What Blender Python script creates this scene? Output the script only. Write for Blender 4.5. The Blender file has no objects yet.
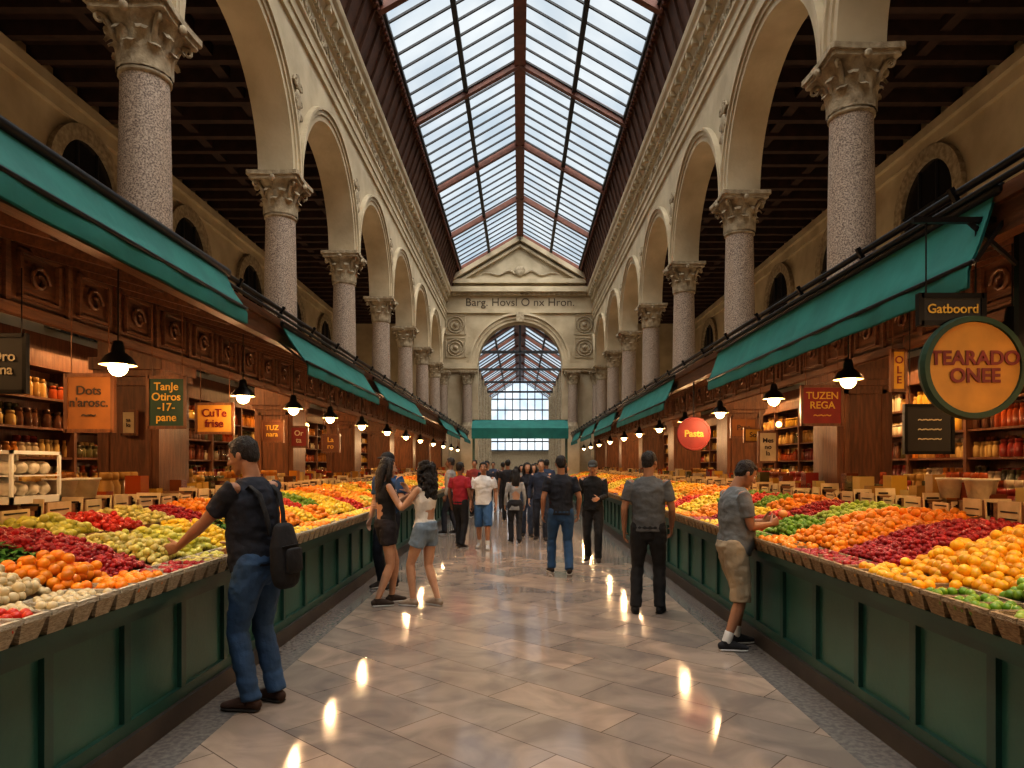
import bpy, bmesh, math, random
import numpy as np
from mathutils import Vector, Matrix, noise
random.seed(7); rng=np.random.default_rng(7)
scene=bpy.context.scene
COL=scene.collection
PI=math.pi
# ------------------------------------------------------------------ materials
def mat(name,col,rough=.6,metal=0,var=None,scale=5,stretch=(1,1,1),bump=0,bscale=30,emit=None,es=0,attr=False,detail=4,lo=.35,hi=.65,spec=.5,coat=0):
    m=bpy.data.materials.new(name); m.use_nodes=True
    nt=m.node_tree; N=nt.nodes; L=nt.links
    b=N['Principled BSDF']
    b.inputs['Base Color'].default_value=(*col,1); b.inputs['Roughness'].default_value=rough
    b.inputs['Metallic'].default_value=metal; b.inputs['Specular IOR Level'].default_value=spec
    if coat: b.inputs['Coat Weight'].default_value=coat
    tc=N.new('ShaderNodeTexCoord'); mp=N.new('ShaderNodeMapping'); mp.inputs['Scale'].default_value=stretch
    L.new(tc.outputs['Object'],mp.inputs['Vector'])
    if attr:
        a=N.new('ShaderNodeAttribute'); a.attribute_name='Col'
        L.new(a.outputs['Color'],b.inputs['Base Color'])
    elif var is not None:
        n=N.new('ShaderNodeTexNoise'); n.inputs['Scale'].default_value=scale; n.inputs['Detail'].default_value=detail
        L.new(mp.outputs['Vector'],n.inputs['Vector'])
        r=N.new('ShaderNodeValToRGB'); r.color_ramp.elements[0].position=lo; r.color_ramp.elements[1].position=hi
        r.color_ramp.elements[0].color=(*col,1); r.color_ramp.elements[1].color=(*var,1)
        L.new(n.outputs['Fac'],r.inputs['Fac']); L.new(r.outputs['Color'],b.inputs['Base Color'])
    if bump:
        n2=N.new('ShaderNodeTexNoise'); n2.inputs['Scale'].default_value=bscale; n2.inputs['Detail'].default_value=3
        L.new(mp.outputs['Vector'],n2.inputs['Vector'])
        bp=N.new('ShaderNodeBump'); bp.inputs['Strength'].default_value=bump; bp.inputs['Distance'].default_value=.02
        L.new(n2.outputs['Fac'],bp.inputs['Height']); L.new(bp.outputs['Normal'],b.inputs['Normal'])
    if emit:
        b.inputs['Emission Color'].default_value=(*emit,1); b.inputs['Emission Strength'].default_value=es
    return m
M={}
M['stone']=mat('limestone',(.58,.49,.34),.85,var=(.44,.36,.24),scale=1.3,bump=.25,bscale=14)
M['stone2']=mat('limestone_carved',(.47,.39,.27),.85,var=(.27,.215,.14),scale=9,bump=.6,bscale=40)
M['granite']=mat('granite',(.13,.095,.075),.6,var=(.50,.40,.31),scale=60,lo=.36,hi=.62,bump=.15,bscale=90)
M['wood']=mat('dark_wood',(.085,.030,.012),.45,var=(.16,.062,.024),scale=6,stretch=(5,5,.6),bump=.2,bscale=20)
M['woodh']=mat('dark_wood_long',(.070,.026,.011),.5,var=(.13,.052,.021),scale=5,stretch=(6,.5,6),bump=.2,bscale=20)
M['woodm']=mat('crate_wood',(.26,.125,.045),.6,var=(.16,.07,.025),scale=8,stretch=(1,4,4),bump=.2)
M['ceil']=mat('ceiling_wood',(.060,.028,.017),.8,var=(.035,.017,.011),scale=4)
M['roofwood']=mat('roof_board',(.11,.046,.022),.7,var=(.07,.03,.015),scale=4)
M['redsteel']=mat('truss_paint',(.18,.062,.036),.55,var=(.12,.045,.028),scale=5)
M['bar']=mat('glazing_bar',(.022,.022,.024),.5)
M['green']=mat('green_panel',(.028,.115,.092),.36,var=(.019,.085,.068),scale=2,bump=.05)
M['greend']=mat('green_trim',(.018,.075,.058),.38,var=(.012,.052,.042),scale=3)
M['kick']=mat('kickplate',(.05,.042,.036),.5,var=(.03,.026,.024),scale=3)
M['awn']=mat('awning_canvas',(.014,.165,.140),.75,var=(.010,.125,.108),scale=3,bump=.35,bscale=5)
M['black']=mat('black_metal',(.012,.012,.013),.4,metal=.6)
M['wick']=mat('wicker',(.46,.33,.19),.7,var=(.24,.15,.07),scale=30,stretch=(1,1,4),bump=.8,bscale=60)
M['wickw']=mat('wicker_pale',(.62,.56,.44),.7,var=(.38,.32,.22),scale=30,stretch=(1,1,4),bump=.8,bscale=60)
M['fruit']=mat('fruit_skin',(.5,.3,.1),.38,attr=True,bump=.08,bscale=80)
M['leaf']=mat('leaf_green',(.06,.16,.03),.5,attr=True)
M['jar']=mat('jar_glass',(.5,.3,.1),.18,attr=True,coat=.5)
M['bed']=mat('crate_bed',(.05,.035,.02),.9)
M['card']=mat('price_card',(.66,.52,.32),.7,var=(.55,.41,.23),scale=10)
M['ink']=mat('ink',(.03,.018,.012),.7)
M['bulb']=mat('bulb',(1,.8,.5),.3,emit=(1,.70,.34),es=9)
M['glow']=mat('lit_globe',(1,.8,.5),.3,emit=(1,.58,.20),es=5)
M['shade']=mat('lamp_shade',(.03,.028,.025),.35,metal=.7)
M['shadein']=mat('lamp_shade_inside',(.75,.55,.30),.35)
M['glassd']=mat('dark_glass',(.015,.014,.014),.25)
M['white']=mat('white_plastic',(.66,.60,.50),.5,var=(.5,.44,.34),scale=14,bump=.3)
def floor_mat():
    m=bpy.data.materials.new('polished_marble'); m.use_nodes=True
    nt=m.node_tree;N=nt.nodes;L=nt.links;b=N['Principled BSDF']
    tc=N.new('ShaderNodeTexCoord')
    mp=N.new('ShaderNodeMapping'); mp.inputs['Rotation'].default_value=(0,0,math.radians(42)); L.new(tc.outputs['Object'],mp.inputs['Vector'])
    br=N.new('ShaderNodeTexBrick'); br.inputs['Scale'].default_value=1; br.inputs['Brick Width'].default_value=.95; br.inputs['Row Height'].default_value=.42
    br.inputs['Mortar Size'].default_value=.004; br.inputs['Mortar Smooth'].default_value=.3
    br.inputs['Color1'].default_value=(.40,.305,.235,1); br.inputs['Color2'].default_value=(.255,.215,.185,1); br.inputs['Mortar'].default_value=(.14,.105,.08,1)
    L.new(mp.outputs['Vector'],br.inputs['Vector'])
    n=N.new('ShaderNodeTexNoise'); n.inputs['Scale'].default_value=2.2; n.inputs['Detail'].default_value=8; n.inputs['Distortion'].default_value=1.2
    L.new(tc.outputs['Object'],n.inputs['Vector'])
    r=N.new('ShaderNodeValToRGB'); r.color_ramp.elements[0].color=(.74,.74,.76,1); r.color_ramp.elements[1].color=(1.12,1.10,1.08,1)
    r.color_ramp.elements[0].position=.35; r.color_ramp.elements[1].position=.65
    L.new(n.outputs['Fac'],r.inputs['Fac'])
    mx=N.new('ShaderNodeMix'); mx.data_type='RGBA'; mx.blend_type='MULTIPLY'; mx.inputs[0].default_value=1
    L.new(br.outputs['Color'],mx.inputs[6]); L.new(r.outputs['Color'],mx.inputs[7])
    sp=N.new('ShaderNodeSeparateXYZ'); L.new(tc.outputs['Object'],sp.inputs[0])
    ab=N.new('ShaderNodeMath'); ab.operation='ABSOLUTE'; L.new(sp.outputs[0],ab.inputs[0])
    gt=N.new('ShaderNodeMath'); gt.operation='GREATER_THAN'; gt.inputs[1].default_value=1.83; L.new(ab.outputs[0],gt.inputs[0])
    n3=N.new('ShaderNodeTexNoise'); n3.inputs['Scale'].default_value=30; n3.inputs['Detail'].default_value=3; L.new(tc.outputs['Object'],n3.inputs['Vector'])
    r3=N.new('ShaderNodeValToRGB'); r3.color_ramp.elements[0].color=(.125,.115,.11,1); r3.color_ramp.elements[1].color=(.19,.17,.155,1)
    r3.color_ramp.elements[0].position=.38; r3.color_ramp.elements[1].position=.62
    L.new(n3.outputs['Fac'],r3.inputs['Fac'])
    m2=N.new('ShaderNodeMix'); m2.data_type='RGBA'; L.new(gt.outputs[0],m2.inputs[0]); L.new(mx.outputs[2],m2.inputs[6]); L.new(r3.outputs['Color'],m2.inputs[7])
    L.new(m2.outputs[2],b.inputs['Base Color'])
    rr=N.new('ShaderNodeMapRange'); rr.inputs[3].default_value=.05; rr.inputs[4].default_value=.15; L.new(n.outputs['Fac'],rr.inputs[0]); L.new(rr.outputs[0],b.inputs['Roughness'])
    b.inputs['Specular IOR Level'].default_value=.5
    bp=N.new('ShaderNodeBump'); bp.inputs['Strength'].default_value=.02; bp.inputs['Distance'].default_value=.01; L.new(n.outputs['Fac'],bp.inputs['Height']); L.new(bp.outputs[0],b.inputs['Normal'])
    return m
M['floor']=floor_mat()
def pane_mat(name,c,s,tr):  # emission put into the panes stands for daylight through frosted glass
    m=bpy.data.materials.new(name); m.use_nodes=True
    nt=m.node_tree;N=nt.nodes;L=nt.links;N.clear()
    o=N.new('ShaderNodeOutputMaterial'); t=N.new('ShaderNodeBsdfTransparent'); e=N.new('ShaderNodeEmission'); mx=N.new('ShaderNodeMixShader')
    tc=N.new('ShaderNodeTexCoord'); n=N.new('ShaderNodeTexNoise'); n.inputs['Scale'].default_value=.55; n.inputs['Detail'].default_value=5
    L.new(tc.outputs['Object'],n.inputs['Vector'])
    r=N.new('ShaderNodeValToRGB'); r.color_ramp.elements[0].position=.35; r.color_ramp.elements[1].position=.65
    r.color_ramp.elements[0].color=(c[0]*.50,c[1]*.60,c[2]*.70,1); r.color_ramp.elements[1].color=(*c,1)
    L.new(n.outputs['Fac'],r.inputs['Fac']); L.new(r.outputs['Color'],e.inputs['Color'])
    e.inputs['Strength'].default_value=s; mx.inputs[0].default_value=1-tr
    L.new(t.outputs[0],mx.inputs[1]); L.new(e.outputs[0],mx.inputs[2]); L.new(mx.outputs[0],o.inputs[0])
    return m
M['pane']=pane_mat('skylight_glass_glow',(.90,.97,1.0),.78,.6)
M['pane2']=pane_mat('window_glass_glow',(.90,.96,1.0),1.3,.3)
# ------------------------------------------------------------------ mesh helper
class MB:
    def __init__(s): s.v=[];s.f=[];s.m=[];s.s=[]
    def add(s,v,f,mi=0,sm=False):
        o=len(s.v); s.v.extend([tuple(p) for p in v]); s.f.extend([tuple(i+o for i in q) for q in f]); s.m.extend([mi]*len(f)); s.s.extend([sm]*len(f))
    def box(s,x0,x1,y0,y1,z0,z1,mi=0):
        if x0>x1:x0,x1=x1,x0
        if y0>y1:y0,y1=y1,y0
        if z0>z1:z0,z1=z1,z0
        v=[(x0,y0,z0),(x1,y0,z0),(x1,y1,z0),(x0,y1,z0),(x0,y0,z1),(x1,y0,z1),(x1,y1,z1),(x0,y1,z1)]
        s.add(v,[(0,3,2,1),(4,5,6,7),(0,1,5,4),(1,2,6,5),(2,3,7,6),(3,0,4,7)],mi)
    def beam(s,p,q,w,h,mi=0,up=Vector((0,0,1))):
        p=Vector(p);q=Vector(q);t=(q-p).normalized()
        a=t.cross(up)
        if a.length<1e-4:a=t.cross(Vector((0,1,0)))
        a.normalize(); b=a.cross(t).normalized()
        v=[]
        for c in (p,q):
            for i,j in((-1,-1),(1,-1),(1,1),(-1,1)): v.append(c+a*(w/2*i)+b*(h/2*j))
        s.add(v,[(0,1,2,3),(7,6,5,4),(0,4,5,1),(1,5,6,2),(2,6,7,3),(3,7,4,0)],mi)
    def lathe(s,prof,n=24,c=(0,0,0),mi=0,sm=True,axis='z'):
        v=[];f=[]
        for r,z in prof:
            for i in range(n):
                a=2*PI*i/n
                if axis=='z': v.append((c[0]+r*math.cos(a),c[1]+r*math.sin(a),c[2]+z))
                else: v.append((c[0]+r*math.cos(a),c[1]+z,c[2]+r*math.sin(a)))
        for k in range(len(prof)-1):
            for i in range(n):
                j=(i+1)%n; f.append((k*n+i,k*n+j,(k+1)*n+j,(k+1)*n+i))
        s.add(v,f,mi,sm)
    def extr(s,prof,y0,y1,mi=0,sx=1,closed=False):
        v=[(sx*x,y0,z) for x,z in prof]+[(sx*x,y1,z) for x,z in prof]; n=len(prof)
        f=[(i,i+1,n+i+1,n+i) for i in range(n-1)]
        if closed: f.append((n-1,0,n,2*n-1)); f.append(tuple(range(n))); f.append(tuple(range(2*n-1,n-1,-1)))
        s.add(v,f,mi)
    def build(s,name,mats,parent=None,loc=(0,0,0),fix=True):
        me=bpy.data.meshes.new(name); me.from_pydata(s.v,[],s.f)
        for m in mats: me.materials.append(m)
        me.polygons.foreach_set('material_index',s.m); me.polygons.foreach_set('use_smooth',s.s)
        if fix:
            bm=bmesh.new(); bm.from_mesh(me); bmesh.ops.recalc_face_normals(bm,faces=bm.faces); bm.to_mesh(me); bm.free()
        me.update()
        ob=bpy.data.objects.new(name,me); COL.objects.link(ob); ob.location=loc
        if parent: ob.parent=parent
        return ob
def inst(name,me,loc,rot=(0,0,0),sc=(1,1,1),parent=None):
    ob=bpy.data.objects.new(name,me); COL.objects.link(ob); ob.location=loc; ob.rotation_euler=rot; ob.scale=sc
    if parent: ob.parent=parent
    return ob
def tube(pts,rad,ref,n=14,cap=(1,1)):
    pts=[Vector(p) for p in pts]; rad=[(r,r) if not isinstance(r,(tuple,list)) else r for r in rad]; ref=Vector(ref)
    k=len(pts); T=[]
    for i in range(k):
        t=pts[min(i+1,k-1)]-pts[max(i-1,0)]; T.append(t.normalized())
    P=list(pts);R=list(rad);TT=list(T)
    if cap[0]:
        r=min(rad[0]); a,b=rad[0]
        P=[pts[0]-T[0]*r*.85*cap[0],pts[0]-T[0]*r*.5*cap[0]]+P; R=[(a*.5,b*.5),(a*.86,b*.86)]+R; TT=[T[0],T[0]]+TT
    if cap[1]:
        r=min(rad[-1]); a,b=rad[-1]
        P=P+[pts[-1]+T[-1]*r*.5*cap[1],pts[-1]+T[-1]*r*.85*cap[1]]; R=R+[(a*.86,b*.86),(a*.5,b*.5)]; TT=TT+[T[-1],T[-1]]
    v=[];f=[]
    for p,(a,b),t in zip(P,R,TT):
        u=ref-t*ref.dot(t)
        if u.length<1e-3: u=Vector((0,1,0))-t*t.y
        u.normalize(); w=t.cross(u)
        for i in range(n):
            q=2*PI*i/n; v.append(p+u*(a*math.cos(q))+w*(b*math.sin(q)))
    K=len(P)
    for j in range(K-1):
        for i in range(n):
            l=(i+1)%n; f.append((j*n+i,j*n+l,(j+1)*n+l,(j+1)*n+i))
    f.append(tuple(range(n-1,-1,-1))); f.append(tuple(range((K-1)*n,K*n)))
    return v,f
def ell(c,r,Mx=None,n=14,m=9):
    c=Vector(c); v=[];f=[]
    for j in range(m+1):
        ph=PI*j/m
        ph=min(max(ph,.02),PI-.02)
        for i in range(n):
            q=2*PI*i/n
            p=Vector((r[0]*math.sin(ph)*math.cos(q),r[1]*math.sin(ph)*math.sin(q),r[2]*math.cos(ph)))
            v.append(c+(Mx@p if Mx else p))
    for j in range(m):
        for i in range(n):
            l=(i+1)%n; f.append((j*n+i,(j+1)*n+i,(j+1)*n+l,j*n+l))
    f.append(tuple(range(n))); f.append(tuple(range(m*n+n-1,m*n-1,-1)))
    return v,f
# ------------------------------------------------------------------ camera
H=1.6
cam=bpy.data.cameras.new('camera'); co=bpy.data.objects.new('camera',cam); COL.objects.link(co)
co.location=(0,0,H); co.rotation_euler=(PI/2,0,0); cam.lens=24; cam.sensor_width=36; cam.shift_x=-8/1024; cam.shift_y=81/1024; cam.clip_end=300
scene.camera=co
# ------------------------------------------------------------------ hall
YB=-7.0; YE=35.8; S=4.33; ZS=6.6; XC={-1:4.2,1:4.12}; Y1={-1:7.65,1:8.49}
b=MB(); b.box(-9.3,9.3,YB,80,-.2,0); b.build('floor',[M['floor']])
ZP=3.5
def column_mesh(hgt):
    b=MB()
    zc=hgt-.66; o=ZP
    b.box(-.36,.36,-.36,.36,o,o+.12,0)
    b.lathe([(.35,o+.12),(.36,o+.18),(.34,o+.24),(.31,o+.26),(.33,o+.32),(.30,o+.36),(.29,o+.38)],32,mi=0)
    b.lathe([(.280,o+.38),(.272,4.8),(.25,zc-.02)],32,mi=1)
    b.lathe([(.245,zc-.06),(.275,zc-.045),(.275,zc-.01),(.25,zc)],32,mi=0)
    b.lathe([(.245,zc),(.25,zc+.2),(.28,zc+.36),(.36,zc+.50),(.40,zc+.54)],32,mi=0)
    def leaf(a,h,w,r0,out):
        v=[];f=[];nu=5;nt=9
        ca,sa=math.cos(a),math.sin(a)
        for i in range(nt):
            t=i/(nt-1); r=r0+.015+out*t**3; z=zc+h*math.sin(min(t*1.15,1.0)*PI/2) if t<.85 else zc+h*(1-(t-.85)*1.1)
            ww=w*(1-.5*t**2)*(1+.14*math.sin(t*PI*5))
            for j in range(nu):
                u=(j/(nu-1)-.5)*2; lat=u*ww/2; rr=r+.022*(1-abs(u))*(1 if j%2==0 else .5)
                v.append((ca*rr-sa*lat,sa*rr+ca*lat,z))
        for i in range(nt-1):
            for j in range(nu-1):
                f.append((i*nu+j,i*nu+j+1,(i+1)*nu+j+1,(i+1)*nu+j))
        b.add(v,f,0,True)
    for k in range(8): leaf(k*PI/4,.25,.20,.25,.09)
    for k in range(8): leaf(k*PI/4+PI/8,.40,.19,.255,.12)
    for k in range(4):
        a=PI/4+k*PI/2; d=Vector((math.cos(a),math.sin(a),0)); base=Vector((0,0,zc))
        pts=[];rad=[]
        pts.append(base+d*.29+Vector((0,0,.28)));rad.append(.03)
        pts.append(base+d*.36+Vector((0,0,.44)));rad.append(.03)
        for q in range(12):
            an=PI*.75-q*.62; rr=.060*(1-q/14)
            pts.append(base+d*(.45+rr*math.cos(an))+Vector((0,0,.46+rr*math.sin(an))));rad.append(.024*(1-q/20))
        v,f=tube(pts,rad,d.cross(Vector((0,0,1))),8); b.add(v,f,0,True)
        a=k*PI/2; d=Vector((math.cos(a),math.sin(a),0))
        v,f=ell(base+d*.42+Vector((0,0,.53)),(.05,.05,.055),n=8,m=6); b.add(v,f,0,True)
    for z0,z1,e in ((.53,.59,-.05),(.59,.66,.0)):
        ring=[]
        for k in range(4):
            a0=PI/4+k*PI/2;a1=a0+PI/2; p0=Vector((math.cos(a0),math.sin(a0)))*(.64+e);p1=Vector((math.cos(a1),math.sin(a1)))*(.64+e)
            mid=(p0+p1)/2; inn=-mid.normalized()*.03
            for t in (0.04,.25,.5,.75,.96):
                p=p0.lerp(p1,t)+inn*math.sin(t*PI); ring.append(p)
        n=len(ring); v=[(p.x,p.y,zc+z0) for p in ring]+[(p.x,p.y,zc+z1) for p in ring]
        f=[(i,(i+1)%n,n+(i+1)%n,n+i) for i in range(n)]+[tuple(range(n-1,-1,-1)),tuple(range(n,2*n))]
        b.add(v,f,0)
    ob=b.build('stone_column',[M['stone2'],M['granite']]); return ob
c0=column_mesh(ZS); CM=c0.data; first=True
cols={-1:[],1:[]}
for s in(-1,1):
    for k in range(-3,7):
        y=Y1[s]+S*k; cols[s].append(y)
        if first: c0.location=(s*XC[s],y,0); first=False
        else: inst('stone_column',CM,(s*XC[s],y,0))
def cartouche():
    b=MB()
    v,f=ell((0,0,0),(.05,.12,.2),n=12,m=8); b.add(v,f,0,True)
    for sgn in(-1,1):
        for z,r in((.26,.10),(-.02,.08),(-.26,.09)):
            pts=[];rad=[]
            for q in range(10):
                an=q*.75; rr=r*(1-q/12); pts.append(Vector((0,sgn*(.13+rr*math.cos(an)*.8),z+rr*math.sin(an))));rad.append(.028)
            v,f=tube(pts,rad,(1,0,0),6); b.add(v,f,0,True)
    v,f=tube([(0,0,-.22),(0,0,-.48)],[(.05,.09),(.02,.03)],(1,0,0),8); b.add(v,f,0,True)
    v,f=tube([(0,0,.2),(0,0,.42)],[(.05,.09),(.03,.06)],(1,0,0),8); b.add(v,f,0,True)
    return b
cart=None
def arcade(s):
    X=XC[s]; xi=X-.27; xo=X+.3; ys=cols[s]; R=(S-.52)/2; zt=9.5; b=MB(); N=28
    for i in range(len(ys)):
        y=ys[i]
        for x in(xi,xo): b.add([(s*x,y-.26,ZS),(s*x,y+.26,ZS),(s*x,y+.26,zt),(s*x,y-.26,zt)],[(0,1,2,3)])
        b.add([(s*xi,y-.26,ZS),(s*xo,y-.26,ZS),(s*xo,y+.26,ZS),(s*xi,y+.26,ZS)],[(0,1,2,3)])
        last=i==len(ys)-1
        ym=y+S/2
        A=[(ym-R*math.cos(PI*t/N),ZS+R*math.sin(PI*t/N)) for t in range(N+1)]
        if last: A=[p for p in A if p[0]<YE]
        for x in(xi,xo):
            v=[(s*x,a,z) for a,z in A]+[(s*x,a,zt) for a,z in A]; n=len(A)
            b.add(v,[(j,j+1,n+j+1,n+j) for j in range(n-1)])
        n=len(A)
        b.add([(s*xi,a,z) for a,z in A]+[(s*xo,a,z) for a,z in A],[(j,j+1,n+j+1,n+j) for j in range(n-1)],0,True)
        for r0,r1,p in((R,R+.11,.04),(R+.11,R+.20,.07),(R+.20,R+.255,.11)):
            v=[];n=len(A)
            for t in range(n):
                a=PI*t/N
                for rr,xx in((r0,xi),(r0,xi-p),(r1,xi-p),(r1,xi)):
                    v.append((s*xx,min(ym-rr*math.cos(a),YE),ZS+rr*math.sin(a)))
            b.add(v,[(t*4+j,t*4+j+1,(t+1)*4+j+1,(t+1)*4+j) for t in range(n-1) for j in range(3)],0)
    nm='wall_arcade_left' if s<0 else 'wall_arcade_right'
    b.build(nm,[M['stone']])
    b=MB()
    P=[(xi,9.2),(xi-.05,9.2),(xi-.05,9.38),(xi-.08,9.38),(xi-.08,9.56),(xi-.13,9.6),(xi-.13,9.66),(xi-.05,9.7),(xi-.05,10.1),(xi-.10,10.13),(xi-.10,10.28),(xi-.14,10.30),(xi-.22,10.42),(xi-.30,10.44),(xi-.30,10.56),(xi-.36,10.62),(xi-.38,10.70),(xi-.38,10.75),(xo,10.9),(xo,9.2)]
    b.extr(P,YB,YE,0,s)
    y=YB
    while y<YE-.1:
        b.box(s*(xi-.17),s*(xi-.1),y,y+.09,10.15,10.27,0); y+=.17
    y=YB+.1
    while y<YE-.3:
        b.box(s*(xi-.29),s*(xi-.05),y,y+.12,10.32,10.45,0); y+=.5
    y=YB+.1; k=0
    while y<YE-.3:
        c=Vector((s*(xi-.06),y+.2,9.9)); pts=[];rad=[]
        dirn=1 if k%2 else -1
        for q in range(9):
            an=q*.8; rr=.15*(1-q/10); pts.append(c+Vector((0,rr*math.cos(an),dirn*rr*math.sin(an))));rad.append(.028*(1-q/14))
        v,f=tube(pts,rad,(1,0,0),5); b.add(v,f,1,True)
        v,f=ell(c+Vector((0,.2,0)),(.035,.035,.11),n=6,m=5); b.add(v,f,1,True)
        y+=.4;k+=1
    b.build('trim_1' if s<0 else 'trim_2',[M['stone'],M['stone2']])
    global cart
    for y in ys[2:]:
        if y>YE-.6: continue
        if cart is None:
            o=cartouche().build('spandrel_ornament',[M['stone2']]); cart=o.data; o.location=(s*(xi-.03),y,8.0)
        else: inst('spandrel_ornament',cart,(s*(xi-.03),y,8.0))
    b=MB()
    e0=(xi-.30,10.74); e1=(3.24,11.85)
    b.extr([e0,e1,(3.40,12.0),(xo+.1,11.0),(xo+.1,10.75)],YB,YE,0,s,closed=True)
    y=YB
    while y<YE:
        b.beam((s*(e0[0]-.03),y,e0[1]),(s*(e1[0]-.02),y,e1[1]-.03),.06,.06,0); y+=.6
    b.box(s*3.12,s*3.28,YB,YE,11.74,11.87,0)
    y=YB+.1
    while y<YE:
        v,f=ell((s*3.16,y,11.73),(.05,.05,.06),n=6,m=5); b.add(v,f,1,True); y+=.21
    b.build('ceiling_boards',[M['roofwood'],M['redsteel']])
for s in(-1,1): arcade(s)
def skylight(name,y0,y1,xe,ze,zr,tr,y_first,bars,pm,bw=.055,rw=.17):
    b=MB()
    for s in(-1,1): b.add([(s*xe,y0,ze),(s*xe,y1,ze),(0,y1,zr),(0,y0,zr)],[(0,1,2,3)])
    b.build(name+'_glazing',[pm])
    b=MB()
    y=y0
    while y<y1:
        for s in(-1,1): b.beam((s*xe,y,ze-.05),(0,y,zr-.05),bw,.05,0)
        y+=bars
    for s in(-1,1):
        b.beam((s*xe*.5,y0,(ze+zr)/2-.08),(s*xe*.5,y1,(ze+zr)/2-.08),.13,.12,0)
        b.beam((s*xe*.965,y0,ze-.0),(s*xe*.965,y1,ze-.0),.10,.10,0)
    b.box(-rw,rw,y0,y1,zr-.26,zr+.02,1)
    y=y_first
    while y<y1+.2:
        for s in(-1,1): b.beam((s*xe,y,ze-.10),(0,y,zr-.12),.18,.22,1)
        y+=tr
    b.build(name+'_frame',[M['bar'],M['redsteel']])
skylight('skylight',YB+.01,YE-.01,3.22,11.9,13.75,5.1,.0,.62,M['pane'])
# aisles
for s in(-1,1):
    b=MB(); b.box(s*9.0,s*9.3,YB,YE,0,9.4); b.build('wall_left' if s<0 else 'wall_right',[M['stone']])
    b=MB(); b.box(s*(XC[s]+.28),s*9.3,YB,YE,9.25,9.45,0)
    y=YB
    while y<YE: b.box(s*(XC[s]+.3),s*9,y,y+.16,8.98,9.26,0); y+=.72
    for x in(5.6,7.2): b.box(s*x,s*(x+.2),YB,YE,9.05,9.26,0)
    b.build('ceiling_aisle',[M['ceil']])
    b=MB(); b.box(s*8.9,s*9.0,YB,YE,8.5,8.75,0); b.box(s*8.8,s*9.0,YB,YE,8.75,8.95,0); b.build('trim_3' if s<0 else 'trim_4',[M['stone']])
    wi=0
    for k in range(-1,7):
        y=Y1[s]+S*(k+.5)
        if y>YE-1.5: continue
        b=MB(); N=20
        ring=[(math.cos(PI*t/N),math.sin(PI*t/N)) for t in range(N+1)]
        v=[(s*8.97,y-.95,4.2),(s*8.97,y+.95,4.2)]+[(s*8.97,y+.95*c,7.3+.95*q) for c,q in ring]
        b.add(v,[tuple(range(len(v)))],0)
        v=[]
        for c,q in ring:
            for rr,xx in((.95,8.99),(.95,8.88),(1.25,8.88),(1.25,8.99)): v.append((s*xx,y+rr*c,7.3+rr*q))
        b.add(v,[(t*4+j,t*4+j+1,(t+1)*4+j+1,(t+1)*4+j) for t in range(N) for j in range(3)],1)
        for e in(-1,1): b.box(s*8.88,s*8.99,y+e*.95,y+e*1.25,4.2,7.3,1)
        for e in(-.32,.32): b.box(s*8.93,s*8.97,y+e-.02,y+e+.02,4.2,8.15,2)
        for z in(5,5.8,6.6,7.3): b.box(s*8.93,s*8.97,y-.95,y+.95,z-.02,z+.02,2)
        b.build('window_%d'%(wi+1+(0 if s<0 else 10)),[M['glassd'],M['stone2'],M['bar']]); wi+=1
    for i in range(5):  # invented uplights, added as warm fill to brighten aisle walls and ceilings
        y=1+i*7
        b=MB(); b.box(s*6.2,s*6.34,y,y+5,3.76,3.86,0); o=b.build('aisle_fill_housing',[M['black']])
        l=bpy.data.lights.new('aisle_fill','AREA'); l.shape='RECTANGLE'; l.size=.12; l.size_y=4.8; l.energy=34; l.color=(1,.72,.44)
        lo=bpy.data.objects.new('aisle_fill',l); COL.objects.link(lo); lo.parent=o; lo.location=(s*6.27,y+2.5,3.88); lo.rotation_euler=(PI,0,0)
b=MB(); b.box(-9.3,9.3,YB-.3,YB,0,14); b.build('wall_back',[M['stone']])
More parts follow.
